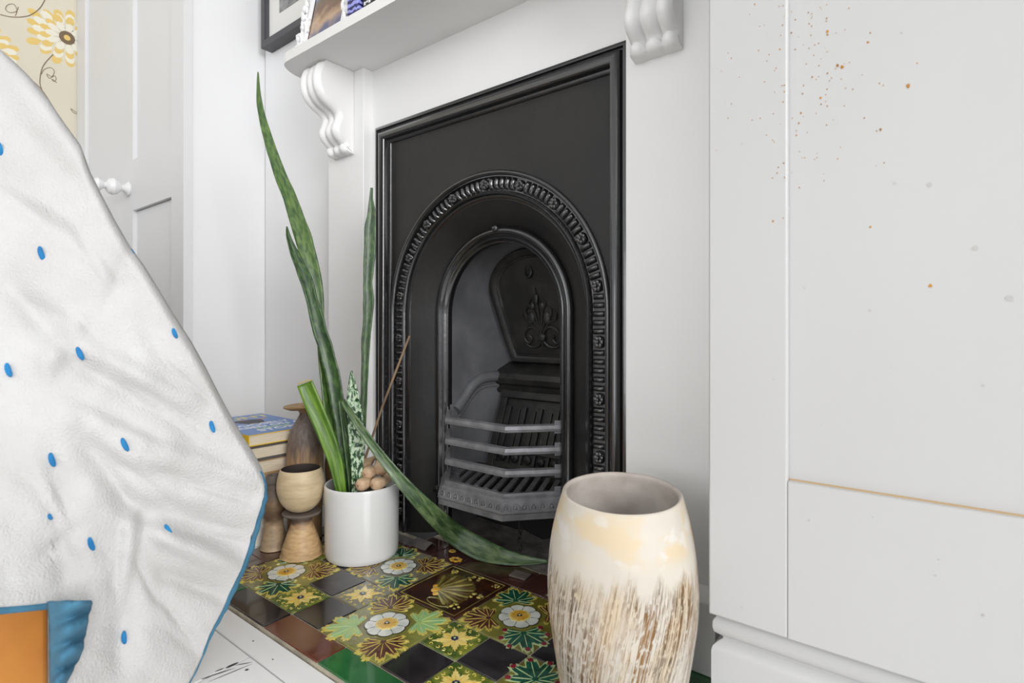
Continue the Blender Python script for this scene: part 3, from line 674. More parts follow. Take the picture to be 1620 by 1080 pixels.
# fire back with cast slots, leaning forward at its foot
fb0, fb1 = Vector((AX, .500, .150)), Vector((AX, .565, .322)); fbd = fb1 - fb0; fbn = Vector((0, -fbd.z, fbd.y)).normalized()
def fp(x, t, h=0.0): return fb0 + fbd * t + Vector((x, 0, 0)) + fbn * h
mb = MB()
def fbox(x0, x1, t0, t1, h0, h1): mb.obox(fp(x0, t0, h0), (x1 - x0, 0, 0), fbd * (t1 - t0), fbn * (h1 - h0))
fbox(-.112, .112, 0, 1, -.012, 0)
fbox(-.112, .112, .90, 1.0, 0, .012); fbox(-.112, -.092, 0, .9, 0, .010); fbox(.092, .112, 0, .9, 0, .010); fbox(-.092, .092, 0, .07, 0, .008); fbox(-.092, .092, .22, .27, 0, .007)
for k in range(8):
    x = -.092 + .184 * (k + .5) / 8
    if k % 2 == 0: fbox(x - .011, x + .004, .27, .80, 0, .007)
    else: fbox(x - .004, x + .0085, .27, .76, 0, .006)
for k in range(5): fbox(-.092 + .0368 * k - .004, -.092 + .0368 * k + .004, .07, .22, 0, .007)
fk = mb.build('fire_back', M['irondk'], fi, smooth=False, bevel=.0012)
for k in range(5):
    c = fp(-.0736 + .0368 * k, .145, .003)
    MB().ell(c, (.011, .006, .011), 12, 6).ell(c + fbn * .005, (.005, .004, .005), 8, 5).build('boss', M['irondk'], fk)
# grate: canted bay of bars
def offs(poly, d):
    out = []
    for i, p in enumerate(poly):
        p = Vector(p); ns = []
        for a, b in ((i - 1, i), (i, i + 1)):
            if 0 <= a and b < len(poly):
                e = (Vector(poly[b]) - Vector(poly[a])).normalized(); ns.append(Vector((e.y, -e.x)))
        if len(ns) == 2:
            m = (ns[0] + ns[1]).normalized(); out.append(p + m * (d / m.dot(ns[0])))
        else: out.append(p + ns[0] * d)
    return out
bay = [(AX - .158, .412), (AX - .0805, .331), (AX + .0785, .331), (AX + .156, .412)]
def bsweep(mb, prof, pl, mi=0):
    rows = []
    for d, z in prof:
        rows.append([(p.x, p.y, z) for p in offs([Vector(q) for q in pl], d)])
    mb.grid(rows, mi)
    b = len(mb.v) - len(rows) * len(pl); k = len(pl); n = len(prof)
    mb.f.append(tuple(b + i * k for i in range(n))); mb.m.append(mi); mb.f.append(tuple(b + i * k + k - 1 for i in range(n))[::-1]); mb.m.append(mi)
    return mb
gr = thing('_', (AX, .36, .10), '', '') if False else None
for z in (.282, .239, .196):
    bsweep(MB(), [(-.004, z - .0065), (.0, z - .0075), (.004, z - .006), (.0048, z - .001), (.003, z + .0055), (-.004, z + .0075), (-.007, z + .0075), (-.0075, z - .005), (-.004, z - .0065)], bay).build('grate_bar', M['irongr'], fi, smooth=False, bevel=.0006)
for i, (x, s_) in enumerate(((AX - .158, 1), (AX + .156, -1))):
    mb = MB().box((x - .007, .4135, .14), (x + .007, .424, .300))
    for z in (.282, .239, .196, .153):
        a = Vector((x, .416, z - .011)); mb.obox(a + Vector((-.003 * s_, 0, 0)), (s_ * .0145, -.0150, 0), (-s_ * .002, -.002, 0), (0, 0, .026))
    mb.build('grate_post', M['irongr'], fi, smooth=False, bevel=.001)
bay2 = [(AX - .160, .412), (AX - .080, .322), (AX + .080, .322), (AX + .160, .412)]
gb = bsweep(MB(), [(-.030, .150), (-.012, .150), (-.010, .1585), (-.002, .1585), (.000, .154), (.000, .1505), (.003, .149), (.006, .146), (.010, .131), (.013, .1285), (.0135, .125), (.0115, .1225), (.0115, .111), (-.030, .111), (-.030, .150)], bay2).build('grate_base', M['irongr'], fi, ang=30)
# scallop ornament along the base front
mb = MB(); q0 = offs([Vector(p) for p in bay2], .0055); q1 = offs([Vector(p) for p in bay2], .0115)
for i in range(3):
    a0, b0_, a1, b1_ = q0[i], q0[i + 1], q1[i], q1[i + 1]; Ln = (b0_ - a0).length; nn = max(4, int(Ln / .0165))
    up_ = Vector(((a0 - a1).x, (a0 - a1).y, .0165)) ; e = (b0_ - a0).normalized(); e3 = Vector((e.x, e.y, 0))
    upn = Vector(((a0 + b0_ - a1 - b1_).x / 2, (a0 + b0_ - a1 - b1_).y / 2, .0165))
    for k in range(nn):
        c2 = a1.lerp(b1_, (k + .5) / nn); c = Vector((c2.x, c2.y, .1300))
        mb.tube([c + e3 * (.0068 * math.cos(t)) + upn * (.62 * math.sin(t)) for t in [math.pi * j / 10 for j in range(11)]], .0018, 6)
        mb.ell(c + upn * .25, (.0028, .0028, .0028), 8, 5)
o = mb.build('scallop_ornament', M['irongr'], gb); o['kind'] = 'stuff'
# bottom grate slats (diagonal)
ins = offs([Vector(p) for p in bay2], -.028)
for k in range(13):
    x0 = AX - .150 + k * .025
    a, b = Vector((x0 - .035, .500, .146)), Vector((x0 + .035, .345, .146))
    def inside(p): return AX - .140 < p.x < AX + .140 and p.y > max(.345, .345 + (abs(p.x - AX) - .068) * 1.1)
    ps = [a.lerp(b, t / 30) for t in range(31)]; ps = [p for p in ps if inside(p)]
    if len(ps) < 4: continue
    d = ps[-1] - ps[0]; q = Vector((-d.y, d.x, 0)).normalized() * .0115
    MB().obox(ps[0] - q * .5, d, q, (0, 0, .006)).build('grate_slat', M['irongr'], fi, smooth=False, bevel=.001)
MB().box((AX - .145, .492, .142), (AX + .145, .502, .152)).build('grate_rear_bar', M['irondk'], fi, smooth=False)
MB().box((AX - .150, .50, -.002), (AX + .150, .512, .142)).build('ashpit_back', M['soot'], fi, smooth=False)
# hanging chain below the grate
mb = MB()
for k in range(7):
    c = Vector((AX + .055 + .002 * math.sin(k), .405 + .0008 * k, .098 - .0125 * k))
    ax = Vector((1, 0, 0)) if k % 2 else Vector((0, 1, 0))
    mb.tube([c + ax * (.0045 * math.cos(t)) + Vector((0, 0, .008 * math.sin(t))) for t in [2 * math.pi * j / 12 for j in range(13)]], .0013, 6, cap=False)
lab(mb.build('chain', M['irondk'], fi), 'short chain of iron links')

# ------------------------------------------------------------------ tiled hearth
T = 0.1524; G = 0.0011
he = thing('hearth', (0.381, 0.16, -0.03), 'tiled hearth of floral, star and plain glazed tiles before the fireplace', 'hearth')
MB().box((-0.0895, -0.0522, -0.0335), (0.852, 0.360, -0.0022)).box((0.165, 0.360, -0.0335), (0.52, 0.499, -0.0022)).build('grout_bed', M['grout'], he, smooth=False)
def tile(x0, y0, x1, y1, m, label=None):
    dz = random.uniform(-.0005, .0004); tl = random.uniform(-.0006, .0006)
    mb = MB(); mb.box((x0 + G, y0 + G, -.008), (x1 - G, y1 - G, dz))
    mb.v = [(x, y, z + (tl * (x - x0) / (x1 - x0) if z > -.004 else 0)) for x, y, z in mb.v]
    o = mb.build('tile', M[m], he, bevel=.0014, seg=2)
    if label: o['label'] = label
    return o, dz + min(0, tl)
def rosep(n, tip, val, w=5, sharp=1.0, ph=0):
    pts = []
    for i in range(n):
        for j in range(w):
            f = j / w; a = 2 * math.pi * (i + f) / n + ph
            pts.append((a, val + (tip - val) * abs(math.cos(math.pi * f)) ** sharp))
    return pts
def palmette(mb, cx, cy, ang, s, z, kinds, lobes=7, spread=100, asp=1.0):
    eo, inn, ve, ti = kinds
    def out(sc_):
        pts = []
        pts.append((0.0, -.05 * s * sc_))
        for i in range(lobes):
            t = (i - (lobes - 1) / 2) / ((lobes - 1) / 2)
            a = t * R(spread); ln = s * (1.0 - .34 * abs(t) ** 1.5) * (1.0 + .05 * math.sin(7.3 * i + s * 90))
            da = R(spread) / lobes
            for f, rr in ((-.95, .72), (-.62, .92), (-.45, .86), (-.15, 1.0), (.12, .97), (.3, .89), (.48, .97), (.74, .82)):
                pts.append((a + da * f, ln * rr * sc_))
            if i < lobes - 1: pts.append((a + da * 1.0, ln * .62 * sc_))
        return pts
    def to(p, zz):
        a, r = p; x, y = r * math.cos(a), r * math.sin(a) * asp
        return Vector((cx + x * math.cos(ang) - y * math.sin(ang), cy + x * math.sin(ang) + y * math.cos(ang), zz))
    mb.poly([to(p, z - .002) for p in out(1.0)], (0, 0, .0027), eo)
    mb.poly([to(p, z - .002) for p in out(.84)], (0, 0, .0033), inn)
    for i in range(lobes):
        t = (i - (lobes - 1) / 2) / ((lobes - 1) / 2); a = t * R(spread); ln = s * (1.0 - .34 * abs(t) ** 1.5)
        d = to((a, ln * .9), z) - to((a, ln * .12), z); q = Vector((-d.y, d.x, 0)).normalized() * (.014 * s * 1.1)
        p0, p1 = to((a, ln * .12), z - .001), to((a, ln * .90), z - .001)
        mb.poly([p0 - q * .4, p0.lerp(p1, .6) - q, p1, p0.lerp(p1, .6) + q, p0 + q * .4], (0, 0, .0028), ve)
        if ti is not None:
            c = to((a, ln * .88), z - .001); mb.poly([c + Vector((math.cos(k) * s * .085, math.sin(k) * s * .085, 0)) for k in [j * math.pi / 4 for j in range(8)]], (0, 0, .0029), ti)
LM = [M['g_edge'], M['g_brown'], M['g_teal'], M['g_pale'], M['g_vein'], M['g_red'], M['g_dkline'], M['g_white'], M['g_gold'], M['g_blue'], M['g_yellow']]
KIND = {'brown': (0, 1, 0, None), 'green': (0, 2, 4, None), 'pale': (0, 3, 4, None), 'red': (4, 2, 4, 5)}
def flower_tile(i, j, corners, m='t_olive', label=None, size=T):
    x0, y0 = i * T, j * T
    t, z = tile(x0, y0, x0 + T, y0 + T, m, label)
    cx, cy = x0 + T / 2, y0 + T / 2
    for k, kd in enumerate(corners):       # corners: (left-front, right-front, right-back, left-back)
        a = math.pi / 4 + math.pi / 2 * [2, 3, 0, 1][k]
        mb = MB(); palmette(mb, cx + .050 * math.cos(a), cy + .050 * math.sin(a), a, .0505, z, KIND[kd], 9 if kd == 'brown' else 7, 112, 1.05)
        mb.build('glazed_leaf', LM, t, smooth=False)
    mb = MB()
    for (n, tp, vl, sh, h, mi, ph) in ((8, .0365, .0325, .55, .0030, 6, 0), (8, .0350, .0308, .55, .0036, 7, 0), (10, .0185, .0160, .6, .0042, 10, .2), (10, .0150, .0128, .6, .0046, 8, .2), (3, .0050, .0026, 1.0, .0051, 6, .3), (6, .0016, .0016, 1, .0056, 7, 0)):
        mb.poly([(cx + r * math.cos(a), cy + r * math.sin(a), z - .002) for a, r in rosep(n, tp, vl, 6, sh, ph)], (0, 0, h), mi)
    for k in range(8):
        a = 2 * math.pi * (k + .5) / 8; d = Vector((math.cos(a), math.sin(a), 0)); q = Vector((-d.y, d.x, 0)) * .0006
        c = Vector((cx, cy, z - .001)); mb.poly([c + d * .019 - q, c + d * .0312 - q * .4, c + d * .0312 + q * .4, c + d * .019 + q], (0, 0, .0028), 6)
    mb.build('glazed_flower', LM, t, smooth=False)
def star_tile(i, j, m='t_green'):
    x0, y0 = i * T, j * T; h = T / 2
    t, z = tile(x0, y0, x0 + h, y0 + h, m); cx, cy = x0 + h / 2, y0 + h / 2
    mb = MB(); pts = []
    for k in range(8):
        a = 2 * math.pi * k / 8; tp = .034 if k % 2 else .0295
        tp = .0345 if k % 2 == 1 else .0275
        for da, r in ((-.39, .0145), (-.26, .0215), (-.20, .0195), (-.12, .0275 if k % 2 else .0225), (-.07, .0255 if k % 2 else .021), (0, tp), (.07, .0255 if k % 2 else .021), (.12, .0275 if k % 2 else .0225), (.20, .0195), (.26, .0215)):
            pts.append((a + da, r))
    mb.poly([(cx + r * math.cos(a), cy + r * math.sin(a), z - .002) for a, r in pts], (0, 0, .0030), 10)
    for k in range(8):
        a = 2 * math.pi * k / 8; d = Vector((math.cos(a), math.sin(a), 0)); q = Vector((-d.y, d.x, 0)) * .0005; c = Vector((cx, cy, z - .001))
        mb.poly([c + d * .007 - q, c + d * .022, c + d * .007 + q], (0, 0, .0025), 8)
    mb.poly([(cx + r * math.cos(a), cy + r * math.sin(a), z - .002) for a, r in rosep(8, .0060, .0048, 4)], (0, 0, .0040), 9)
    mb.poly([(cx + .0018 * math.cos(k), cy + .0018 * math.sin(k), z - .002) for k in [q_ * math.pi / 4 for q_ in range(8)]], (0, 0, .0046), 4)
    mb.build('glazed_star', LM, t, smooth=False)
    mb = MB()
    for k in range(16):       # yellow-green scroll sprigs round the edge
        a = 2 * math.pi * (k + .5) / 16; r = .030 if k % 4 in (0, 3) else .037
        r = min(r, .0335 / max(abs(math.cos(a)), abs(math.sin(a))))
        c = Vector((cx + r * math.cos(a), cy + r * math.sin(a), z + .0004)); t0 = random.uniform(0, 6)
        mb.tube([c + Vector((.0034 * math.cos(t0 + f) * (1 - f / 9), .0034 * math.sin(t0 + f) * (1 - f / 9), 0)) for f in [q_ * .7 for q_ in range(7)]], .0007, 5)
    o = mb.build('glazed_sprigs', M['g_edge'], t); o['kind'] = 'stuff'
def plain(i, j, m, sx=.5, sy=.5): return tile(i * T, j * T, (i + sx) * T, (j + sy) * T, m)[0]
# front row
flower_tile(0, 0, ('brown', 'green', 'brown', 'green'))
star_tile(1, 0); plain(1, .5, 't_dust'); star_tile(1.5, .5, 't_dim'); plain(1.5, 0, 't_black')
flower_tile(2, 0, ('pale', 'brown', 'pale', 'brown'))
star_tile(3, .5); star_tile(3.5, 0); plain(3, 0, 't_black'); plain(3.5, .5, 't_black')
flower_tile(4, 0, ('red', 'green', 'red', 'red'))
# rear row
star_tile(0, 1); star_tile(.5, 1.5); plain(0, 1.5, 't_dust'); plain(.5, 1, 't_dust')
flower_tile(1, 1, ('brown', 'green', 'brown', 'green'), 't_dim', 'flower tile greyed with dust')
flower_tile(3, 1, ('brown', 'red', 'brown', 'green'))
plain(4, 1, 't_black'); star_tile(4.5, 1); star_tile(4, 1.5); plain(4.5, 1.5, 't_black')
# shell tile
t, z = tile(2 * T, T, 3 * T, 2 * T, 't_brown', 'brown tile with a moulded scallop shell')
cx, cy = 2.5 * T, 1.5 * T
mb = MB(); hb = Vector((cx - .022, cy - .022, z))
fan = [hb - Vector((.004, .004, .001))]
for k in range(31):
    a = R(45) + R(168) * (k / 30 - .5); fan.append(hb + Vector((math.cos(a), math.sin(a), 0)) * (.072 * (1 - .16 * abs(2 * k / 30 - 1) ** 2) * (1 + .02 * math.cos(k * 3.14))) - Vector((0, 0, .001)))
mb.poly(fan, (0, 0, .0018), 1)
n = 15
for k in range(n):
    a = R(45) + R(150) * (k / (n - 1) - .5); ln = .070 * (1 - .16 * abs(2 * k / (n - 1) - 1) ** 2)
    d = Vector((math.cos(a), math.sin(a), 0)); w_ = .0052
    q = Vector((-d.y, d.x, 0))
    rows = []
    for f in (-1, -.5, 0, .5, 1):
        rows.append([hb + d * (ln * t_) + q * (w_ * f * (.25 + .75 * t_) * (1.0 if t_ < 1 else .5)) + Vector((0, 0, (.0032 if f == 0 else .0024 if abs(f) < 1 else 0) * (math.sin(math.pi * min(t_ * .92 + .06, 1))) ** .5)) for t_ in (.1, .3, .55, .8, .95, 1.0)])
    mb.grid(rows, k % 2)
mb.ell(hb, (.010, .010, .004), 12, 6, 2)
for s_ in (-1, 1): mb.ell(hb + Vector((.010 * s_, -.010 * s_, 0)), (.007, .007, .003), 10, 6, 2)
mb.build('moulded_shell', [M['g_shell'], M['g_shelld'], M['g_gold']], t)
def gfl(x, y, s, mi=0):
    mb = MB()
    for k in range(9): mb.ell((x + random.uniform(-s, s), y + random.uniform(-s, s), z), (s * .38, s * .28, .002), 8, 4, k % 2)
    mb.build('moulded_spray', [M['g_shell'], M['g_edge']], t)
gfl(cx + .004, cy + .055, .011); gfl(cx + .052, cy + .004, .011); gfl(cx + .055, cy + .055, .006); gfl(cx + .045, cy - .045, .009); gfl(cx - .045, cy + .050, .008)
mb = MB()
mb.tube([(cx + .012 + .024 * math.cos(a), cy - .052 + .010 * math.sin(a), z + .0006) for a in [k * math.pi / 9 for k in range(19)]], .0009, 5)
rr_ = .067
mb.tube([(cx - rr_, cy - rr_, z + .0003), (cx + rr_, cy - rr_, z + .0003), (cx + rr_, cy + rr_, z + .0003), (cx - rr_, cy + rr_, z + .0003), (cx - rr_, cy - rr_, z + .0003)], .0008, 5)
mb.build('moulded_line', M['g_shell'], t)
# borders
for k, m in zip(range(-1, 6), ('t_emerald', 't_black', 't_red', 't_emerald', 't_black', 't_red', 't_emerald')):
    xa, xb = max(-.087, (k + .5) * T), min(.849, (k + 1.5) * T)
    if xb > xa: tile(xa, -.0505, xb, 0, m)
for y0, y1 in ((0, 1), (1, 2)):
    for h_ in (0, .5):
        tile(-.087, (y0 + h_) * T, 0, (y0 + h_ + .5) * T, 't_maroon'); tile(5 * T, (y0 + h_) * T, .849, (y0 + h_ + .5) * T, 't_emerald')
xs = [1.10, 1.56, 2.04, 3.07, 3.45]
for a, b, m in zip(xs, xs[1:], ('t_maroon', 't_maroon', 't_maroon', 't_maroon')):
    o, z = tile(a * T, 2 * T, b * T, 2.5 * T, m)
    if abs(a - 1.56) < .01:
        mb = MB()
        for (px, py, s_) in ((1.70, 2.30, .006), (1.93, 2.13, .010)):
            for k in range(7):
                mb.ell((px * T + s_ * math.cos(k * .9), py * T + s_ * .8 * math.sin(k * .9), z), (s_ * .6, s_ * .5, .0018), 8, 4)
        mb.build('glazed_spray', M['g_gold'], o)
for a, b in ((-.087, .4 * T), (.4 * T, 1.10 * T), (3.45 * T, 4.2 * T), (4.2 * T, .849)):
    tile(a, 2 * T, b, .3145, 't_maroon')
# dusty mortar fillet and ash inside the opening
rows = []
for i in range(13):
    t = i / 12; row = []
    for j in range(9):
        s_ = j / 8; x = lerp(AX - .148, AX + .148, t); y = lerp(.383, .497, s_)
        h = .002 + .016 * s_ + .010 * noise.noise(Vector((x * 22, y * 22, 3))) * (0.3 + s_); row.append((x, y, max(h, -.001)))
    rows.append(row)
o = MB().grid(rows).build('ash_heap', M['ash'], he); o['kind'] = 'stuff'
mb = MB()
for (x0, y0, x1, y1, hh) in ((.060, .3155, .160, .333, .006), (.160, .3180, .212, .340, .009)):
    rows = []
    for i in range(7):
        x = lerp(x0, x1, i / 6); rows.append([(x, y0 - .004 + .002 * noise.noise(Vector((x * 60, 1, 0))), -.001), (x, lerp(y0, y1, .4), hh * .7 + .001 * noise.noise(Vector((x * 80, 2, 0)))), (x, y1, hh), (x, y1 + .01, -.001)])
    mb.grid(rows)
mb.build('mortar_fillet', M['ash'], he)
MB().obox((.430, .330, .0004), (.036, .004, 0), (-.004, .026, 0), (0, 0, .004)).build('loose_tile_chip', M['claygr'], he, bevel=.001)

# ------------------------------------------------------------------ cupboard on the right
YC = 0.165
cb = thing('cupboard', (1.5, 0.27, -0.005), 'white painted panelled cupboard with rust specks, right of the mantelpiece', 'cupboard')
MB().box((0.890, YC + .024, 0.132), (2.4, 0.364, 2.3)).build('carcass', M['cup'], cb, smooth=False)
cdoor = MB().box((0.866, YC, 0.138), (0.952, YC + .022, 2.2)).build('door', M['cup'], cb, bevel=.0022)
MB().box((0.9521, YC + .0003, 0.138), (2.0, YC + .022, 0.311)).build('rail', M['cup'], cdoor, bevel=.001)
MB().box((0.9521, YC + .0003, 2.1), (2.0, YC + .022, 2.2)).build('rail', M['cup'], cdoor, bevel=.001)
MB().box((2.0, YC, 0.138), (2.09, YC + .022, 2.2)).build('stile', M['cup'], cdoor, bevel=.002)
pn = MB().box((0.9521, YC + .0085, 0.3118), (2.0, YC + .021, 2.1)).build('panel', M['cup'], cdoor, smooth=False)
MB().box((0.9525, YC + .0070, 0.3108), (2.0, YC + .009, 0.3124)).build('dusty_joint', M['bk_tan'], cdoor, smooth=False)
sk = [(0.874, 0.362), (0.874, 0.187), (2.4, 0.187)]
mb = MB(); prof = [(-.004, .134), (-.001, .1335), (.004, .130), (.0075, .124), (.0080, .117), (.0065, .111), (.002, .107), (-.0015, .1045), (-.002, .102), (.003, .0985), (.0075, .094), (.009, .089), (.009, -.0047), (-.004, -.0047)]
pl = [Vector(p) for p in sk]
bsweep(mb, [(d, z) for d, z in prof], pl)
MBo = mb.build('plinth_moulding', M['cup'], cb, ang=40)
# rust specks and chipped paint on the door
rnd = random.Random(11)
def spot(mb, u, v, r, mi=0, asp=1.3):
    p = onY(u, v, YC); y = YC
    if p.x > .953 and p.z > .312: p = onY(u, v, YC + .0085); y = YC + .0085
    if abs(p.x - .952) < .002: return
    mb.poly([(p.x + r * math.cos(t) * rnd.uniform(.7, 1.2), y + .0004, p.z + r * asp * math.sin(t) * rnd.uniform(.7, 1.2)) for t in [k * math.pi / 4 for k in range(8)]], (0, -.0007, 0), mi)
mb = MB()
for (u, v, r) in ((1309, 50, 2.2), (1309, 55, 1.4), (1325, 104, 2.2), (1332, 106, 2.6), (1285, 122, 1.6), (1298, 155, 1.8), (1437, 136, 3.0), (1267, 179, 1.6), (1264, 195, 1.6), (1393, 205, 1.8), (1260, 214, 1.2), (1377, 359, 1.6), (1472, 452, 2.6), (1223, 350, 1.6), (1239, 345, 1.0), (1373, 67, 1.8), (1377, 52, 1.2), (1243, 231, 1.2), (1240, 258, 1.2), (1239, 161, 1.1), (1241, 135, 1.2), (1234, 78, 1.4), (1238, 40, 1.1), (1252, 52, 1.3), (1258, 78, 1.1), (1279, 20, 1.2), (1308, 29, 1.0), (1157, 92, 1.1), (1157, 164, 1.0), (1152, 187, 1.0), (1190, 190, 1.0), (1228, 108, 1.0), (1194, 7, 1.3), (1343, 13, 1.0), (1289, 71, 1.0), (1451, 100, 1.0)):
    spot(mb, u, v, r * .00062)
for k in range(110):
    u = rnd.gauss(1265, 55); v = rnd.uniform(5, 300) ; spot(mb, u, v, rnd.uniform(.0003, .0007))
o = mb.build('rust_specks', M['rust'], cdoor, smooth=False); o['kind'] = 'stuff'
mb = MB()
for (u, v, r) in ((1471, 292, 4), (1543, 393, 4.5), (1598, 472, 5), (1415, 290, 2.5), (1376, 491, 2.5), (1272, 455, 2), (1426, 52, 2), (1137, 372, 1.2), (1224, 600, 2), (1280, 823, 1.6), (1556, 973, 2), (1173, 960, 1.6), (1381, 818, 1.6), (1480, 910, 1.4), (1300, 670, 1.2), (1410, 580, 1.3), (1555, 610, 2.4), (1485, 885, 1.4)):
    spot(mb, u, v, r * .0006, 0, 1.0)
o = mb.build('paint_chips', M['dent'], cdoor, smooth=False); o['kind'] = 'stuff'

# ------------------------------------------------------------------ pictures and things on the mantel shelf
pf = thing('picture_frame', (-0.27, 0.345, 1.309), 'charcoal framed grey print with wide ivory mount hanging on wall above the mantel shelf', 'picture frame')
fx, fxr, fz0, fz1 = -0.515, -0.06, 1.309, 1.80
mb = MB(); prof = [(0, YB - .001), (0, .330), (.019, .330), (.020, .336), (.024, .342), (.024, .350)]
rows = [[(fx + d, y, fz0 + d), (fxr - d, y, fz0 + d), (fxr - d, y, fz1 - d), (fx + d, y, fz1 - d)] for d, y in prof]
mb.grid(rows, 0, True).build('frame', M['art_black'], pf, smooth=False)
MB().box((fx + .022, .343, fz0 + .022), (fxr - .022, .349, fz1 - .022)).build('mount', M['art_mat'], pf, smooth=False)
MB().box((-.432, .3415, 1.392), (-.143, .343, 1.72)).build('print', M['print'], pf, smooth=False)
ft = thing('photo_frame', (-0.03, 0.25, ZT), 'ornate white scrolled photo frame holding colour snapshot, leaning at left end of mantel shelf', 'photo frame')
def fr(x, z, o_=0): return Vector((x, .222 + .20 * (z - ZT) - o_, z))
x0, x1, z0, z1 = -.098, .038, ZT + .030, ZT + .215
mb = MB()
rows = []
for d, o_ in ((0, -.012), (0, .004), (.004, .007), (.009, .007), (.011, .0)):
    rows.append([fr(x0 - .014 + d, z0 - .014 + d, o_), fr(x1 + .014 - d, z0 - .014 + d, o_), fr(x1 + .014 - d, z1 + .014 - d, o_), fr(x0 - .014 + d, z1 + .014 - d, o_)])
mb.grid(rows, 0, True).build('frame', M['rococo'], ft, smooth=False)
mb = MB()
for k in range(9):
    z = ZT + .012 + k * .026
    for s_, xb in ((-1, x0 - .022), (1, x1 + .022)):
        c = fr(xb + s_ * .006 * math.sin(k * 2.1), z, .002)
        mb.tube([c + Vector((s_ * (.015 - .0012 * j) * math.cos(.75 * j + k), -.003, (.016 - .0012 * j) * math.sin(.75 * j + k))) for j in range(9)], [.0068 - .0004 * j for j in range(9)], 7)
        mb.ell(c + Vector((s_ * .004, -.003, .008)), (.0095, .007, .009), 9, 6)
for k in range(6):
    x = x0 - .012 + k * .032
    c = fr(x, z0 - .017, .002); mb.tube([c + Vector(((.012 - .0009 * j) * math.cos(.75 * j + k), -.002, (.009 - .0008 * j) * math.sin(.75 * j + k))) for j in range(9)], [.0046 - .0003 * j for j in range(9)], 7)
c = fr(x0 - .040, ZT + .010, .0)
mb.ell(c, (.010, .007, .0085), 10, 6).ell(c + Vector((-.014, 0, -.002)), (.008, .006, .006), 10, 6).ell(c + Vector((.012, 0, .016)), (.010, .007, .010), 10, 6)
o = mb.build('scrollwork', M['rococo'], ft)
a, b, c, d = fr(x0, z0, -.001), fr(x1, z0, -.001), fr(x1, z1, -.001), fr(x0, z1, -.001)
MB().add([a, b, c, d], [(0, 1, 2, 3)]).obox(fr(x0 - .008, z0 - .008, -.003), (x1 - x0 + .016, 0, 0), (0, .003, 0), Vector((0, .2, 1)) * (z1 - z0 + .016), 0).build('photograph', M['photo'], ft, smooth=False)
bs = thing('book', (0.095, 0.26, ZT), 'blue wavy-striped book standing beside the photo frame on the mantel shelf', 'book', 'books on the mantel shelf')
MB().box((.076, .215, ZT), (.1135, .345, ZT + .205)).build('cover', M['stripe'], bs, bevel=.002)
MB().box((.079, .2185, ZT + .203), (.1105, .343, ZT + .2054)).build('pages', M['paper2'], bs, smooth=False)
bs = thing('book', (0.138, 0.26, ZT), 'black book with white marks standing right of the blue striped book', 'book', 'books on the mantel shelf')
MB().box((.1150, .225, ZT), (.160, .345, ZT + .19)).build('cover', M['blackbk'], bs, bevel=.002)
mb = MB()
for k in range(4): mb.box((.122 + .008 * k, .2243, ZT + .036 + .003 * (k % 2)), (.1275 + .008 * k, .2256, ZT + .043))
mb.build('spine_mark', M['ink_white'], bs, smooth=False)
MB().box((.118, .2285, ZT + .1885), (.157, .343, ZT + .1903)).build('pages', M['paper2'], bs, smooth=False)

# ------------------------------------------------------------------ stack of books in the corner
BX1, BX0, BY0, BY1 = -0.095, -0.372, 0.086, 0.258
def text(body, size, loc, m, parent, rot, name, depth=.0002, sx=1.0):
    cu = bpy.data.curves.new(name, 'FONT'); cu.body = body; cu.size = size; cu.align_x = 'CENTER'; cu.extrude = depth; cu.offset = .0006
    to = bpy.data.objects.new(name, cu); COL.objects.link(to); bpy.context.view_layer.update()
    me = bpy.data.meshes.new_from_object(to.evaluated_get(bpy.context.evaluated_depsgraph_get()))
    bpy.data.objects.remove(to)
    me.materials.clear(); me.materials.append(m)
    o = bpy.data.objects.new(name, me); COL.objects.link(o); o.parent = parent
    o.location = Vector(loc) - WL[parent.name]; o.rotation_euler = rot; o.scale = (sx, 1, 1); WL[o.name] = Vector(loc); return o
zt = 0.2440
specs = [(.0245, 'bk_blue', 'paper', 'paperback with blue and yellow cover lying on top of the book stack', 0),
         (.036, 'bk_grey', 'paper', 'grey-covered hardback directly under the blue and yellow paperback', .004),
         (.030, 'bk_tan', 'paper', 'tan paperback third from top of the book stack', -.003),
         (.030, 'bk_tan', 'paper', 'tan paperback fourth from top of the book stack', .002),
         (.045, 'bk_white', 'paper2', 'thick cream book fifth from top of the book stack', -.002),
         (.044, 'bk_white', 'paper2', 'thick cream book second from bottom of the book stack', .003),
         (.0395, 'bk_white', 'paper2', 'thick cream book at the bottom of the stack, on the floorboards', 0)]
z = zt
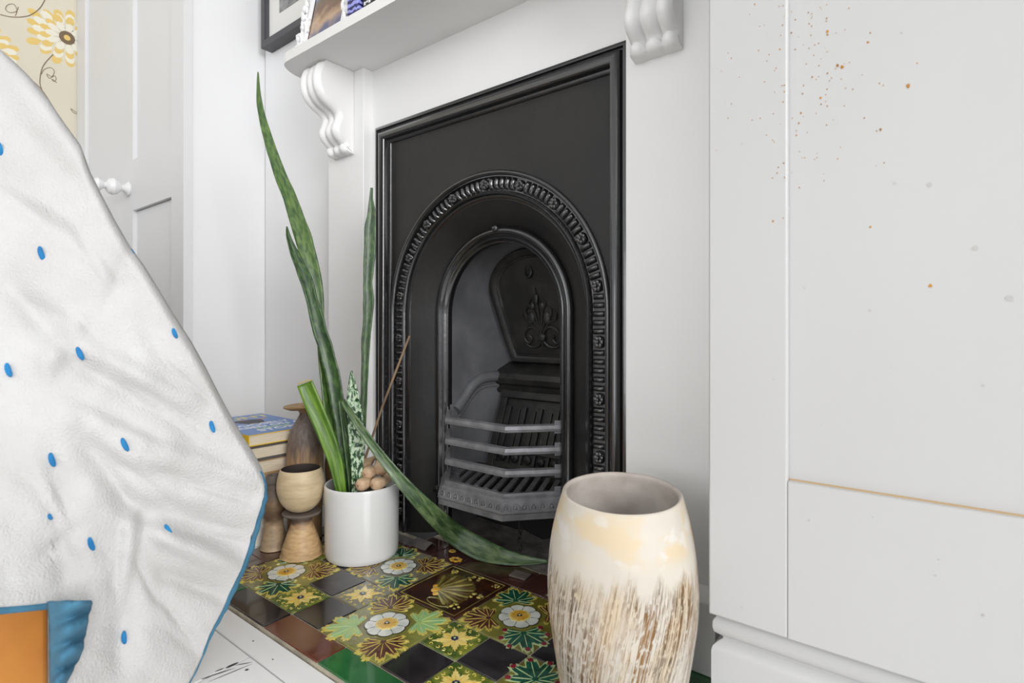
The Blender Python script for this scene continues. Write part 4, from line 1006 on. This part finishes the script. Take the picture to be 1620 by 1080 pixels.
for i, (h, cv, pg, lb, dx) in enumerate(specs):
    za, zb = z - h, z; z -= h
    x0, x1, y0, y1 = BX0 + dx, BX1 - abs(dx) - (.004 if i > 3 else 0), BY0 + dx * .5, BY1 + dx
    b = thing('book', ((x0 + x1) / 2, (y0 + y1) / 2, za), lb, 'book', 'books stacked in the corner')
    ct = .0016 if i == 0 else .0065 if i == 1 else .0022
    e = .0022 if cv == 'bk_blue' else .003
    cvm = M['bk_yellow'] if i == 0 else M[cv]
    MB().box((x0, y0, zb - ct), (x1, y1, zb)).box((x0, y0, za + .0001), (x1, y1, za + ct)).box((x0, y0, za + ct), (x1, y0 + ct, zb - ct)).build('cover', cvm, b, smooth=False)
    MB().box((x0 + e, y0 + ct, za + ct), (x1 - e, y1 - e, zb - ct)).build('pages', M[pg], b, smooth=False)
    if i == 0:
        MB().box((x0 + .0002, y0 + .0008, zb), (x1 - .0012, y1 - .0005, zb + .0003)).build('cover_print', M['bk_blue'], b, smooth=False)
        zr = (0, 0, R(90)); zz = zb + .0004; ym = (y0 + y1) / 2
        text('BLUNT', .050, (x0 + .058, ym, zz), M['ink_yellow'], b, zr, 'title', sx=1.05)
        text('LOOSELY', .034, (x1 - .112, ym + .004, zz), M['ink_white'], b, zr, 'title')
        text('BASED ON A', .030, (x1 - .080, ym, zz), M['ink_white'], b, zr, 'title')
        text('MADE-UP', .020, (x1 - .060, ym + .006, zz), M['ink_green'], b, zr, 'title')
        text('STORY', .036, (x1 - .030, ym + .012, zz), M['ink_white'], b, zr, 'title')
        mb = MB()
        def blob(pts, mi): mb.poly([(x0 + .098 + (px - .098) * .72, y0 + .088 + (py - .088) * .85, zb + .0002) for px, py in pts], (0, 0, .00015 + .00004 * mi), mi)
        blob([(.070, .055), (.085, .045), (.140, .060), (.165, .075), (.170, .100), (.135, .120), (.085, .130), (.070, .110)], 1)
        blob([(.060, .020), (.072, .016), (.088, .050), (.080, .062)], 0); blob([(.062, .150), (.074, .158), (.092, .125), (.080, .115)], 0)
        blob([(.085, .010), (.095, .008), (.112, .052), (.102, .058)], 0)
        blob([(.060, .074), (.066, .068), (.080, .068), (.088, .080), (.086, .096), (.072, .100), (.062, .092)], 0)
        mb.build('cover_figure', [M['ink_skin'], M['ink_dark']], b, smooth=False)
        MB().box((x1 - .050, y0 - .0004, za + .007), (x1 - .036, y0 + .0006, za + .016)).build('spine_mark', M['ink_dark'], b, smooth=False)

# ------------------------------------------------------------------ pottery
def lathe_prof(pts, n=40): return [(p.x, p.y) for p in bez([(a, b, 0) for a, b in pts], n)]
# tall vase
tv = thing('vase', (-0.056, 0.196, 0), 'tall brown streaked stoneware vase with flat flared rim, behind the cream cup', 'vase', 'handmade pottery on the hearth')
pr = lathe_prof([(.001, .0), (.034, .0005), (.0365, .012), (.037, .05), (.0385, .10), (.0405, .15), (.0400, .19), (.0370, .222), (.0300, .248), (.0190, .268), (.0125, .280), (.0125, .287)], 50)
MB().lathe(pr, (-.056, .196, 0), 40).build('body', M['tallvase'], tv)
rt = Vector((.30, .55, 0)).normalized()
prr = [(.0125, .286), (.016, .291), (.034, .2935), (.0455, .2985), (.0465, .3015), (.0445, .3035), (.030, .301), (.010, .300), (.0085, .285)]
mb = MB().lathe(prr, (-.056, .196, 0), 40)
mb.v = [(x, y, z + .09 * ((x + .056) * .62 + (y - .196) * .30)) for x, y, z in mb.v]
mb.build('rim', M['rimclay'], tv)
# vase almost hidden behind
hv = thing('vase', (-0.072, 0.283, 0), 'small brown clay vase mostly hidden behind the tall vase', 'vase', 'handmade pottery on the hearth')
MB().lathe(lathe_prof([(.001, .0), (.020, .0005), (.021, .03), (.016, .07), (.021, .12), (.0225, .15), (.018, .172), (.011, .182), (.012, .190), (.009, .190), (.008, .17)], 40), (-.072, .283, 0), 28).build('body', M['tallvase'], hv)
# small waisted vase
sv = thing('vase', (-0.0565, 0.1225, 0), 'small dark brown vase with scratched middle and pale foot, left of the cream cup', 'vase', 'handmade pottery on the hearth')
MB().lathe(lathe_prof([(.001, .0), (.0260, .0005), (.0262, .006), (.0232, .028), (.0192, .052), (.0186, .060), (.0215, .070), (.0236, .084), (.0232, .098), (.0200, .115), (.0165, .128), (.0142, .137), (.0140, .142)], 50), (-.0565, .1225, 0), 32).build('body', M['smallvase'], sv)
MB().lathe([(.0138, .140), (.0155, .1415), (.0165, .156), (.0155, .1585), (.0105, .1585), (.0095, .157), (.0085, .120)], (-.0565, .1225, 0), 32).build('collar', M['claygr'], sv)
# cone vase with grey flared rim carrying the cup
cv = thing('vase', (0.0235, 0.1405, 0), 'buff cone-shaped vase with grey flared rim, under the cream cup', 'vase', 'handmade pottery on the hearth')
MB().lathe(lathe_prof([(.001, .0), (.0405, .0005), (.0415, .006), (.0390, .018), (.0330, .036), (.0265, .054), (.0225, .065), (.0205, .073), (.0205, .079)], 40), (.0235, .1405, 0), 40).build('body', M['conevase'], cv)
MB().lathe([(.0200, .078), (.024, .083), (.034, .0855), (.0385, .088), (.0395, .0905), (.037, .0925), (.030, .0925), (.012, .0915), (.001, .0915)], (.0235, .1405, 0), 40, wob=lambda a, z: .03 * math.sin(a * 12.566 + 1)).build('rim', M['claygr'], cv)
cpb = .0930
cu = thing('cup', (0.0225, 0.139, cpb), 'cream egg-shaped clay cup with dark inside, standing on the cone vase', 'cup')
pr = lathe_prof([(.001, .000), (.016, .0006), (.028, .007), (.0390, .020), (.0455, .037), (.0478, .053), (.0462, .070), (.0425, .084), (.0405, .0885), (.0390, .0895)], 40)
wob = lambda a, z: .012 * math.sin(a * 6.283 * 2 + .6) + .006 * math.sin(a * 6.283 * 5) * max(0, (z - .06) * 12)
MB().lathe(pr, (.0225, .139, cpb), 48, wob=wob).build('body', M['clay'], cu)
MB().lathe(lathe_prof([(.0393, .0893), (.0385, .088), (.0400, .075), (.0425, .055), (.0400, .035), (.028, .014), (.001, .008)], 20), (.0225, .139, cpb), 48, wob=wob).build('inside', M['clay_in'], cu)
c = [Vector((.0225 + 1.004 * r * math.cos(a), .139 + 1.004 * r * math.sin(a), cpb + zz)) for r, zz, a in ((.0412, .087, -2.18), (.0450, .078, -2.22), (.0478, .064, -2.24), (.0488, .050, -2.26), (.0470, .036, -2.24), (.0420, .022, -2.2))]
MB().tube(bez(c, 16), .0006, 5).build('crack', M['clay_in'], cu)
# white plant pot
PC = (0.116, 0.2245)
pp = thing('plant_pot', (PC[0], PC[1], 0), 'white glazed cylinder plant pot on the tiled hearth', 'plant pot')
MB().lathe([(.001, .0), (.068, .0), (.0725, .0015), (.0748, .005), (.0757, .012), (.0765, .08), (.0772, .140), (.0772, .1475), (.0765, .1498), (.0745, .1510), (.0725, .1498), (.0715, .146), (.0712, .120)], (PC[0], PC[1], 0), 72).build('body', M['pot'], pp)
rows = []
for i in range(9):
    r = .0705 * i / 8 + .0005; rows.append([(PC[0] + r * math.cos(a), PC[1] + r * math.sin(a), .122 + .006 * noise.noise(Vector((r * 50 * math.cos(a), r * 50 * math.sin(a), 1)))) for a in [2 * math.pi * k / 32 for k in range(32)]])
o = MB().grid(rows, 0, True).build('soil', M['soil'], pp); o['kind'] = 'stuff'

# ------------------------------------------------------------------ snake plant
sp = thing('snake_plant', (PC[0], PC[1], .124), 'snake plant with long upright green leaves growing in the white pot', 'plant')
def leaf(name, pts, parent, m, bend=0.25, twist=0.0, n=46, thick=.0016, cut=False, nw=6, wav=0.0, loc=None):
    # pts: (u, v, width_px, depth)
    c = bez([P(u, v, d) for u, v, w_, d in pts], n); k = len(pts) - 1
    wp_ = [interp(i / n * k, range(k + 1), [w_ * d / FPX for u, v, w_, d in pts]) for i in range(n + 1)]
    rows = []; uv = []; ln = 0
    for i, p in enumerate(c):
        t = (c[min(i + 1, n)] - c[max(i - 1, 0)]).normalized(); view = (CAM - p).normalized()
        s = t.cross(view).normalized(); nr = s.cross(t).normalized()
        tw = twist * (i / n - .5); s2 = s * math.cos(tw) + nr * math.sin(tw); n2 = nr * math.cos(tw) - s * math.sin(tw)
        if i: ln += (c[i] - c[i - 1]).length
        row = []
        for j in range(nw + 1):
            f = j / nw * 2 - 1
            hw = wp_[i] / 2 * (1 + wav * noise.noise(Vector((ln * 22, 9 * (1 if f > 0 else -1), len(pts)))))
            row.append(p + s2 * (f * hw) - n2 * (hw * bend * (1 - f * f)) ); uv.append((f, ln * 10, len(pts) * 3.7))
        rows.append(row)
    mb = MB().grid(rows); mb.uv = uv
    if cut:
        pass
    return mb.build(name, m, parent, ang=80, solid=thick, loc=loc)
D0 = 1.155
leaf('leaf', [(541, 790, 17.6, 1.150), (532, 720, 20.8, 1.155), (522, 640, 20.8, 1.162), (512, 570, 16.0, 1.170), (507, 510, 12.0, 1.178), (500, 455, 20.8, 1.182), (488, 405, 25.6, 1.185), (475, 362, 24.8, 1.190), (458, 312, 20.8, 1.196), (438, 262, 17.6, 1.202), (420, 205, 12.8, 1.208), (410, 160, 8.0, 1.212), (408, 114, 1.6, 1.215)], sp, M['leaf'], .18, .7, 60, wav=.12)
leaf('leaf', [(553, 792, 17.4, 1.140), (545, 720, 20.9, 1.142), (534, 640, 21.8, 1.146), (521, 570, 22.6, 1.152), (505, 520, 20.9, 1.158), (493, 470, 18.3, 1.165), (479, 430, 17.4, 1.170), (466, 400, 13.1, 1.174), (457, 375, 7.8, 1.177), (454, 358, 1.7, 1.180)], sp, M['leafdk'], .3, -.9, 56, wav=.22)
leaf('leaf', [(571, 785, 9, 1.215), (573, 700, 9, 1.218), (576, 620, 10, 1.222), (579, 540, 13, 1.226), (583, 480, 16, 1.228), (582, 445, 14, 1.229), (585, 400, 18, 1.230), (586, 360, 18, 1.231), (588, 340, 14, 1.232), (587, 315, 5.5, 1.233), (588, 297, 3.5, 1.234)], sp, M['leafdk'], .25, .2, 56, wav=.18)
leaf('leaf', [(562, 785, 10, 1.128), (565, 745, 17, 1.128), (565, 705, 24, 1.130), (562, 665, 24, 1.132), (559, 632, 20, 1.134), (557, 606, 11, 1.136), (556, 586, 1.5, 1.137)], sp, M['leafvar'], .3, .3, 30)
lf = leaf('leaf', [(541, 785, 14, 1.125), (532, 735, 21, 1.122), (517, 690, 25, 1.118), (500, 650, 26, 1.114), (482, 606, 24, 1.110)], sp, M['leafbr'], .22, .25, 24)
lab(lf, 'broad bright green leaf cut off flat')
a, b = P(471, 607.5, 1.110), P(493, 600.5, 1.110)
MB().tube(bez([a, (a + b) / 2 + Vector((0, 0, .001)), b], 8), .0013, 6).build('dry_cut_edge', M['stem_cut'], lf)
leaf('leaf', [(559, 785, 12, 1.136), (556, 740, 15, 1.140), (551, 700, 16, 1.142), (546, 665, 15, 1.146), (540, 632, 11, 1.150)], sp, M['leafdk'], .35, .3, 24)
# bamboo cane
tag(MB().tube([P(571, 745, 1.185), P(606, 640, 1.20), P(648, 531, 1.215)], [.0026, .0025, .0024], 8).build('cane', M['cane'], None, loc=P(571, 745, 1.185)), 'thin bamboo cane leaning in the white plant pot', 'cane')
# fallen leaf, from the pot over the rim onto the hearth
zf = [onZ(770, 878, .012), onZ(835, 888, .010), onZ(862, 889, .012)]
def dep(p): return (p - CAM).dot(FW)
fl = leaf('fallen_leaf', [(542, 634, 8, 1.090), (562, 665, 12, 1.086), (590, 705, 14, 1.082), (620, 743, 17, 1.080), (655, 783, 22, 1.088), (690, 818, 28, 1.110), (722, 846, 33, 1.150), (760, 868, 34, dep(onZ(760, 868, .020))), (800, 881, 24, dep(onZ(800, 881, .014))), (835, 886, 14, dep(onZ(835, 886, .010))), (866, 888, 4, dep(onZ(866, 888, .012)))], None, M['leafgr'], .22, .5, 60, loc=P(542, 634, 1.090))
tag(fl, 'long loose snake plant leaf slanting from pot down onto the hearth', 'leaf')
# wooden pegs lying on the soil
def peg(u, v, d, r, ax, lb, ln=.050):
    c = P(u, v, d); ax = Vector(ax).normalized()
    prof = [(.001, -.0128), (.005, -.0122), (.0095, -.0098), (.0122, -.0055), (.0130, 0), (.0125, .006), (.0112, .013), (.0085, .021), (.006, .030), (.0038, .040), (.001, .043)]
    s = ax.orthogonal().normalized(); t = ax.cross(s); k = r / .013
    rows = [[c + ax * (h * k) + (s * math.cos(a) + t * math.sin(a)) * (q * k) for a in [2 * math.pi * j / 20 for j in range(20)]] for q, h in prof]
    tag(MB().grid(rows, 0, True).build('wooden_peg', M['peg'], None, loc=c), lb, 'wooden peg', 'round-ended wooden pegs in the plant pot')
peg(573, 766, 1.112, .0132, (-.25, .95, -.02), 'round-ended wooden peg lying lowest left on the pot soil')
peg(596, 765, 1.116, .0130, (-.15, .97, -.02), 'round-ended wooden peg lying lowest right in the plant pot')
peg(583, 748, 1.138, .0140, (-.35, .9, .02), 'round-ended wooden peg resting atop the lower two, left')
peg(602, 741, 1.150, .0142, (-.55, .55, .62), 'pale round-ended wooden peg with its tip pointing up')
peg(575, 738, 1.172, .0140, (-.3, .9, .25), 'round-ended wooden peg furthest back beside the mottled leaf')
peg(610, 752, 1.176, .0100, (.6, .6, .2), 'small wooden peg tip showing right of the pale peg')

# ------------------------------------------------------------------ big scratched planter
BC = (0.7610, 0.1475)
bk = thing('planter', (BC[0], BC[1], 0), 'large cream barrel planter with scratched brown lower body, beside the cupboard', 'planter')
prof = [(.001, .0005), (.060, .0005), (.0665, .003), (.0765, .0150), (.0840, .055), (.0915, .105), (.0938, .140), (.0935, .168), (.0900, .2050), (.0840, .2360), (.0785, .2560), (.0762, .2640), (.0752, .2675), (.0735, .2690)]
pr = lathe_prof(prof, 70); N_ = 96
wob = lambda a, z: .010 * math.sin(a * 6.283 * 2 + 1.1) + .005 * math.sin(a * 6.283 * 3 + 2 + z * 9) + .003 * math.sin(a * 6.283 * 7 + z * 40)
mb = MB().lathe(pr, (BC[0], BC[1], 0), N_, wob=wob)
mb.uv = [(k / N_ * .58, z, 0) for r, z in pr for k in range(N_)]
def tilt(mb_): mb_.v = [(x, y, z + .075 * ((x - BC[0]) * -.45 + (y - BC[1]) * .9) * max(0, z / .269) ** 2) for x, y, z in mb_.v]; return mb_
tilt(mb)
mb.build('body', M['basket'], bk)
tilt(MB().lathe(lathe_prof([(.0737, .2688), (.0715, .2680), (.0700, .2640), (.0735, .2500), (.0790, .2300), (.0850, .2000), (.0870, .1600), (.0850, .1200), (.0760, .0600), (.0650, .0120), (.001, .0100)], 40), (BC[0], BC[1], 0), N_, wob=wob)).build('inside', M['basket_in'], bk)

# ------------------------------------------------------------------ bed corner and the linen throw over it
bed = thing('bed', (-0.5, -1.2, -0.005), 'bed with tan leather frame under the white throw, at left edge', 'bed')
MB().box((-1.42, -2.3, .045), (.268, -.326, .25)).build('bed_frame', M['leather'], bed, bevel=.006, seg=3)
for x in (-1.36, .15):
    for y in (-2.24, -.445): MB().box((x, y, -.005), (x + .10, y + .10, .046)).build('leg', M['leather'], bed, bevel=.003)
MB().box((-1.36, -2.26, .25), (.070, -.435, .60)).build('mattress', M['mattress'], bed, bevel=.03, seg=4)
mb = MB(); rows = []
for i in range(25):
    a = i / 24; row = []
    for j in range(25):
        b = j / 24; x, y = lerp(-1.38, .020, a), lerp(-2.27, -.465, b)
        e = min(a, 1 - a, b, 1 - b) * 1.5; row.append((x, y, min(.79, .64 + .150 * min(1, e / .14) ** .5) + .012 * noise.noise(Vector((x * 4, y * 4, 1)))))
    rows.append(row)
mb.grid(rows)
low = [(r[0], r[1], .601) for r in (rows[0] + [q[-1] for q in rows[1:]] + rows[-1][-2::-1] + [q[0] for q in rows[-2:0:-1]])]
top_ = rows[0] + [q[-1] for q in rows[1:]] + rows[-1][-2::-1] + [q[0] for q in rows[-2:0:-1]]
mb.grid([top_, low], 0, True); mb.add(low, [tuple(range(len(low)))])
mb.build('duvet', M['mattress'], bed, ang=70)
th = thing('throw', (0.2, -0.3, 0.3), 'white linen throw with blue tufts and blue lining draped over bed corner', 'throw')
# outline in the sheet: top silhouette, lower edge
TU = [(-260, 34), (-120, 42), (-50, 54), (0, 80), (40, 117), (70, 152), (100, 196), (125, 230), (140, 272), (160, 312), (180, 350), (200, 385), (225, 420), (250, 460), (275, 502), (300, 540), (325, 585), (345, 625), (365, 662), (385, 695), (402, 722), (413, 742), (418, 757)]
BU = [(-260, 1000), (-100, 975), (0, 965), (60, 959), (82, 957), (86, 1110), (150, 1100), (296, 1082), (306, 1064), (319, 1036), (330, 1004), (340, 984), (352, 962), (366, 930), (380, 900), (392, 868), (402, 836), (410, 808), (416, 785), (418, 757)]
A_ = np.array([[1, u / 1000, v / 1000, u * v / 1e6] for u, v in ((0, 965), (0, 80), (418, 757), (300, 1080))])
co = np.linalg.solve(A_, np.array([.575, .740, .800, .752]))
def fold(u, v, cx0, cy0, cx1, cy1, wd, amp):      # soft ridge along a line
    a = Vector((cx0, cy0)); b = Vector((cx1, cy1)); p = Vector((u, v)); e = b - a; t = max(0, min(1, (p - a).dot(e) / e.dot(e)))
    d = (p - (a + e * t)); s = d.x * e.y - d.y * e.x; dist = d.length * (1 if s > 0 else -1)
    env = math.sin(math.pi * min(max(t, .02), .98)) ** .5
    return amp * env * math.exp(-(dist / wd) ** 2)
FOLDS = [(0, 285, 135, 365, 6, -.0022), (110, 640, 245, 705, 7, -.0026), (150, 700, 285, 805, 7, .0026), (245, 560, 345, 645, 6, .0022), (275, 828, 408, 852, 7, -.0028), (212, 880, 250, 965, 7, .0024), (55, 735, 120, 865, 9, -.0026), (170, 588, 335, 702, 6, -.0022), (30, 470, 150, 520, 8, .0024), (40, 900, 130, 830, 9, .0024), (225, 935, 300, 1020, 7, -.0024), (280, 760, 412, 800, 6, .0022), (100, 330, 190, 470, 8, -.0022),
         (110, 540, 330, 650, 15, -.006), (120, 575, 330, 690, 17, .005), (60, 640, 400, 800, 24, -.007), (200, 790, 400, 860, 22, .008), (210, 830, 390, 900, 16, -.008), (240, 900, 370, 950, 16, .006), (130, 690, 250, 860, 20, .007),
         (0, 300, 140, 400, 16, .005), (0, 440, 120, 560, 22, .007), (130, 500, 60, 600, 18, -.006), (160, 500, 205, 400, 14, .003), (200, 870, 180, 1080, 22, .006), (240, 930, 330, 1060, 18, .004), (90, 760, 110, 940, 26, .004),
         (230, 740, 415, 790, 14, .005), (235, 700, 415, 765, 12, -.004), (20, 180, 150, 330, 18, .003), (190, 960, 215, 790, 12, -.005)]
def dsheet(u, v):
    d = co[0] + co[1] * u / 1000 + co[2] * v / 1000 + co[3] * u * v / 1e6
    for f in FOLDS: d += 1.9 * fold(u, v, *f)
    q = Vector((u * .010 + v * .004, v * .012 - u * .005, 0))
    d += .0050 * noise.noise(q) + .0028 * noise.noise(q * 2.3 + Vector((5, 1, 0))) + .0011 * noise.noise(Vector((u * .02 + v * .008, v * .055 - u * .025, 2)))
    d -= .020 * math.sin(math.pi * min(1, max(0, (u + 50) / 470)))
    return d
tux, tuy = [p[0] for p in TU], [p[1] for p in TU]; bux, buy = [p[0] for p in BU], [p[1] for p in BU]
us = list(np.linspace(-260, 80, 46)) + [82.5, 85.5] + list(np.linspace(88, 410, 86)) + [412, 414, 416, 417.4]
NV = 100
def edged(u, v, tv_): # distance rounding at the top silhouette
    e = (v - tv_); x = max(0, 1 - e / 24.0); return .022 * x * x
cols = []
for u in us:
    tv_, bv = interp(u, tux, tuy), interp(u, bux, buy); col = []
    S0 = P(u, tv_, dsheet(u, tv_) + .022); ext = interp(u, [-260, 0, 150, 300, 418], [.075, .075, .060, .034, .004])
    for k in (8, 7, 6, 5, 4, 3, 2, 1):     # the cloth carries on over the bed and back along its far side
        q = S0 + Vector((-1, -.16, 0)) * (ext * k); q.z -= interp(u, [-260, 0, 150, 418], [.004, .004, .002, 0]) * k - .006 * noise.noise(q * 9); q.y += .006 * noise.noise(q * 11)
        if u > -40: q.y -= .012 * math.sin(math.pi * min(1, k / 8)) * interp(u, [-40, 100], [0, 1])
        col.append(q)
    for j in range(NV + 1):
        vb = lerp(interp(u, [82, 90], [interp(u, bux, buy) if u < 84 else 957, 958]), lerp(tv_, bv, .87), min(1, max(0, (u - 90) / 110))) if u > 82 else interp(u, bux, buy)
        if u < 84: bv = 1110
        q_ = j / NV; v = lerp(tv_, vb, q_ / .87) if q_ <= .87 else lerp(vb, bv, (q_ - .87) / .13)
        d = dsheet(u, v) + edged(u, v, tv_)
        col.append(P(u, v, d))
    cols.append(col)
cm = MB().grid(cols)
JB = int(.87 * NV) + 8
ncut = [i for i, u in enumerate(us) if u < 84]
nr_ = NV + 9
cm_keep = [k for k, f in enumerate(cm.f) if not (f[0] // nr_ < len(ncut) and f[0] % nr_ >= JB)]
cm.f = [cm.f[k] for k in cm_keep]; cm.m = [cm.m[k] for k in cm_keep]
cloth = cm.build('cloth', M['linen'], th, ang=80, solid=.004)
# blue edge piping along the right-hand hem
ed = [(411, 745), (416, 762), (417, 785), (411, 806), (404, 833), (394, 866), (382, 898), (367, 930), (353, 962), (341, 985), (331, 1005), (319, 1037), (306, 1066), (296, 1084)]
pts = bez([P(u + 1.5, v, dsheet(min(u, 416), v) + .006) for u, v in ed], 50)
wv_ = [.0012, .003, .0046, .0058, .0050, .0060, .0052, .0056, .0046, .0036, .0028, .0017, .0013, .001]
MB().tube(pts, [interp(i / 50 * 13, range(14), wv_) * (1 + .15 * math.sin(i * 1.7)) for i in range(51)], 10).build('blue_edging', M['bluecloth'], th)
MB().tube(bez([P(u, v, dsheet(u, v) - .001) for u, v in ((-200, 990), (-100, 976), (0, 966), (40, 962), (80, 958), (110, 954), (143, 956))], 30), .0035, 8).build('blue_edging', M['bluecloth'], th)
# turned-back blue lining hanging at the bed corner
def rb(v): return interp(v, [950, 956, 978, 1007, 1027, 1052, 1080, 1110], [146, 144, 139, 133, 130, 119, 103, 92])
def lb_(v): return interp(v, [950, 970, 1000, 1110], [76, 79, 80, 82])
rows = []
for i in range(36):
    v = lerp(951, 1110, i / 35); row = []
    for j in range(17):
        s_ = j / 16; u = lerp(lb_(v), rb(v), s_)
        d = .592 + .012 * s_ - .020 * math.sin(math.pi * s_) + .010 * math.sin(v * .16 + s_ * 4.5) * (.3 + s_) + .003 * noise.noise(Vector((u * .08, v * .06, 4)))
        row.append(P(u, v, d - .016))
    rows.append(row)
MB().grid(rows).build('blue_lining', M['bluecloth'], th, ang=80, solid=.003)
# tufts
rnd = random.Random(5)
for (u, v, s_, a) in ((1, 236, 1.0, -.25), (66, 401, 1.05, -.3), (127, 559, 1.0, -.45), (14, 585, 1.0, -.3), (277, 527, .75, -.4), (336, 674, .9, -.3), (198, 703, 1.0, -.45), (83, 727, 1.0, -.3), (80, 817, .45, -.5), (267, 838, .9, -.55), (145, 860, .95, -.35), (197, 1008, .9, -.05), (209, 398, .5, -.6), (-110, 300, 1, -.3), (-90, 480, 1, -.2), (-120, 640, 1, -.3)):
    c = P(u, v, dsheet(u, v) + edged(u, v, interp(u, tux, tuy)) - .003); ln = 11.5 * s_ * dep(c) / FPX
    ax = (RT * -math.sin(a) * -1 * -1 + UP * math.cos(a)); ax = (UP * math.cos(a) + RT * math.sin(a)).normalized()
    p = [c + ax * (ln * t) - FW * (.001 * (1 - t * t)) for t in (-1, -.9, -.6, -.2, .2, .6, .9, 1)]
    r0 = .0033 * s_ ** .5
    MB().tube(p, [r0 * q for q in (.25, .55, .9, 1, 1, .85, .55, .25)], 8, flat=.7).build('tuft', M['thread'], th)
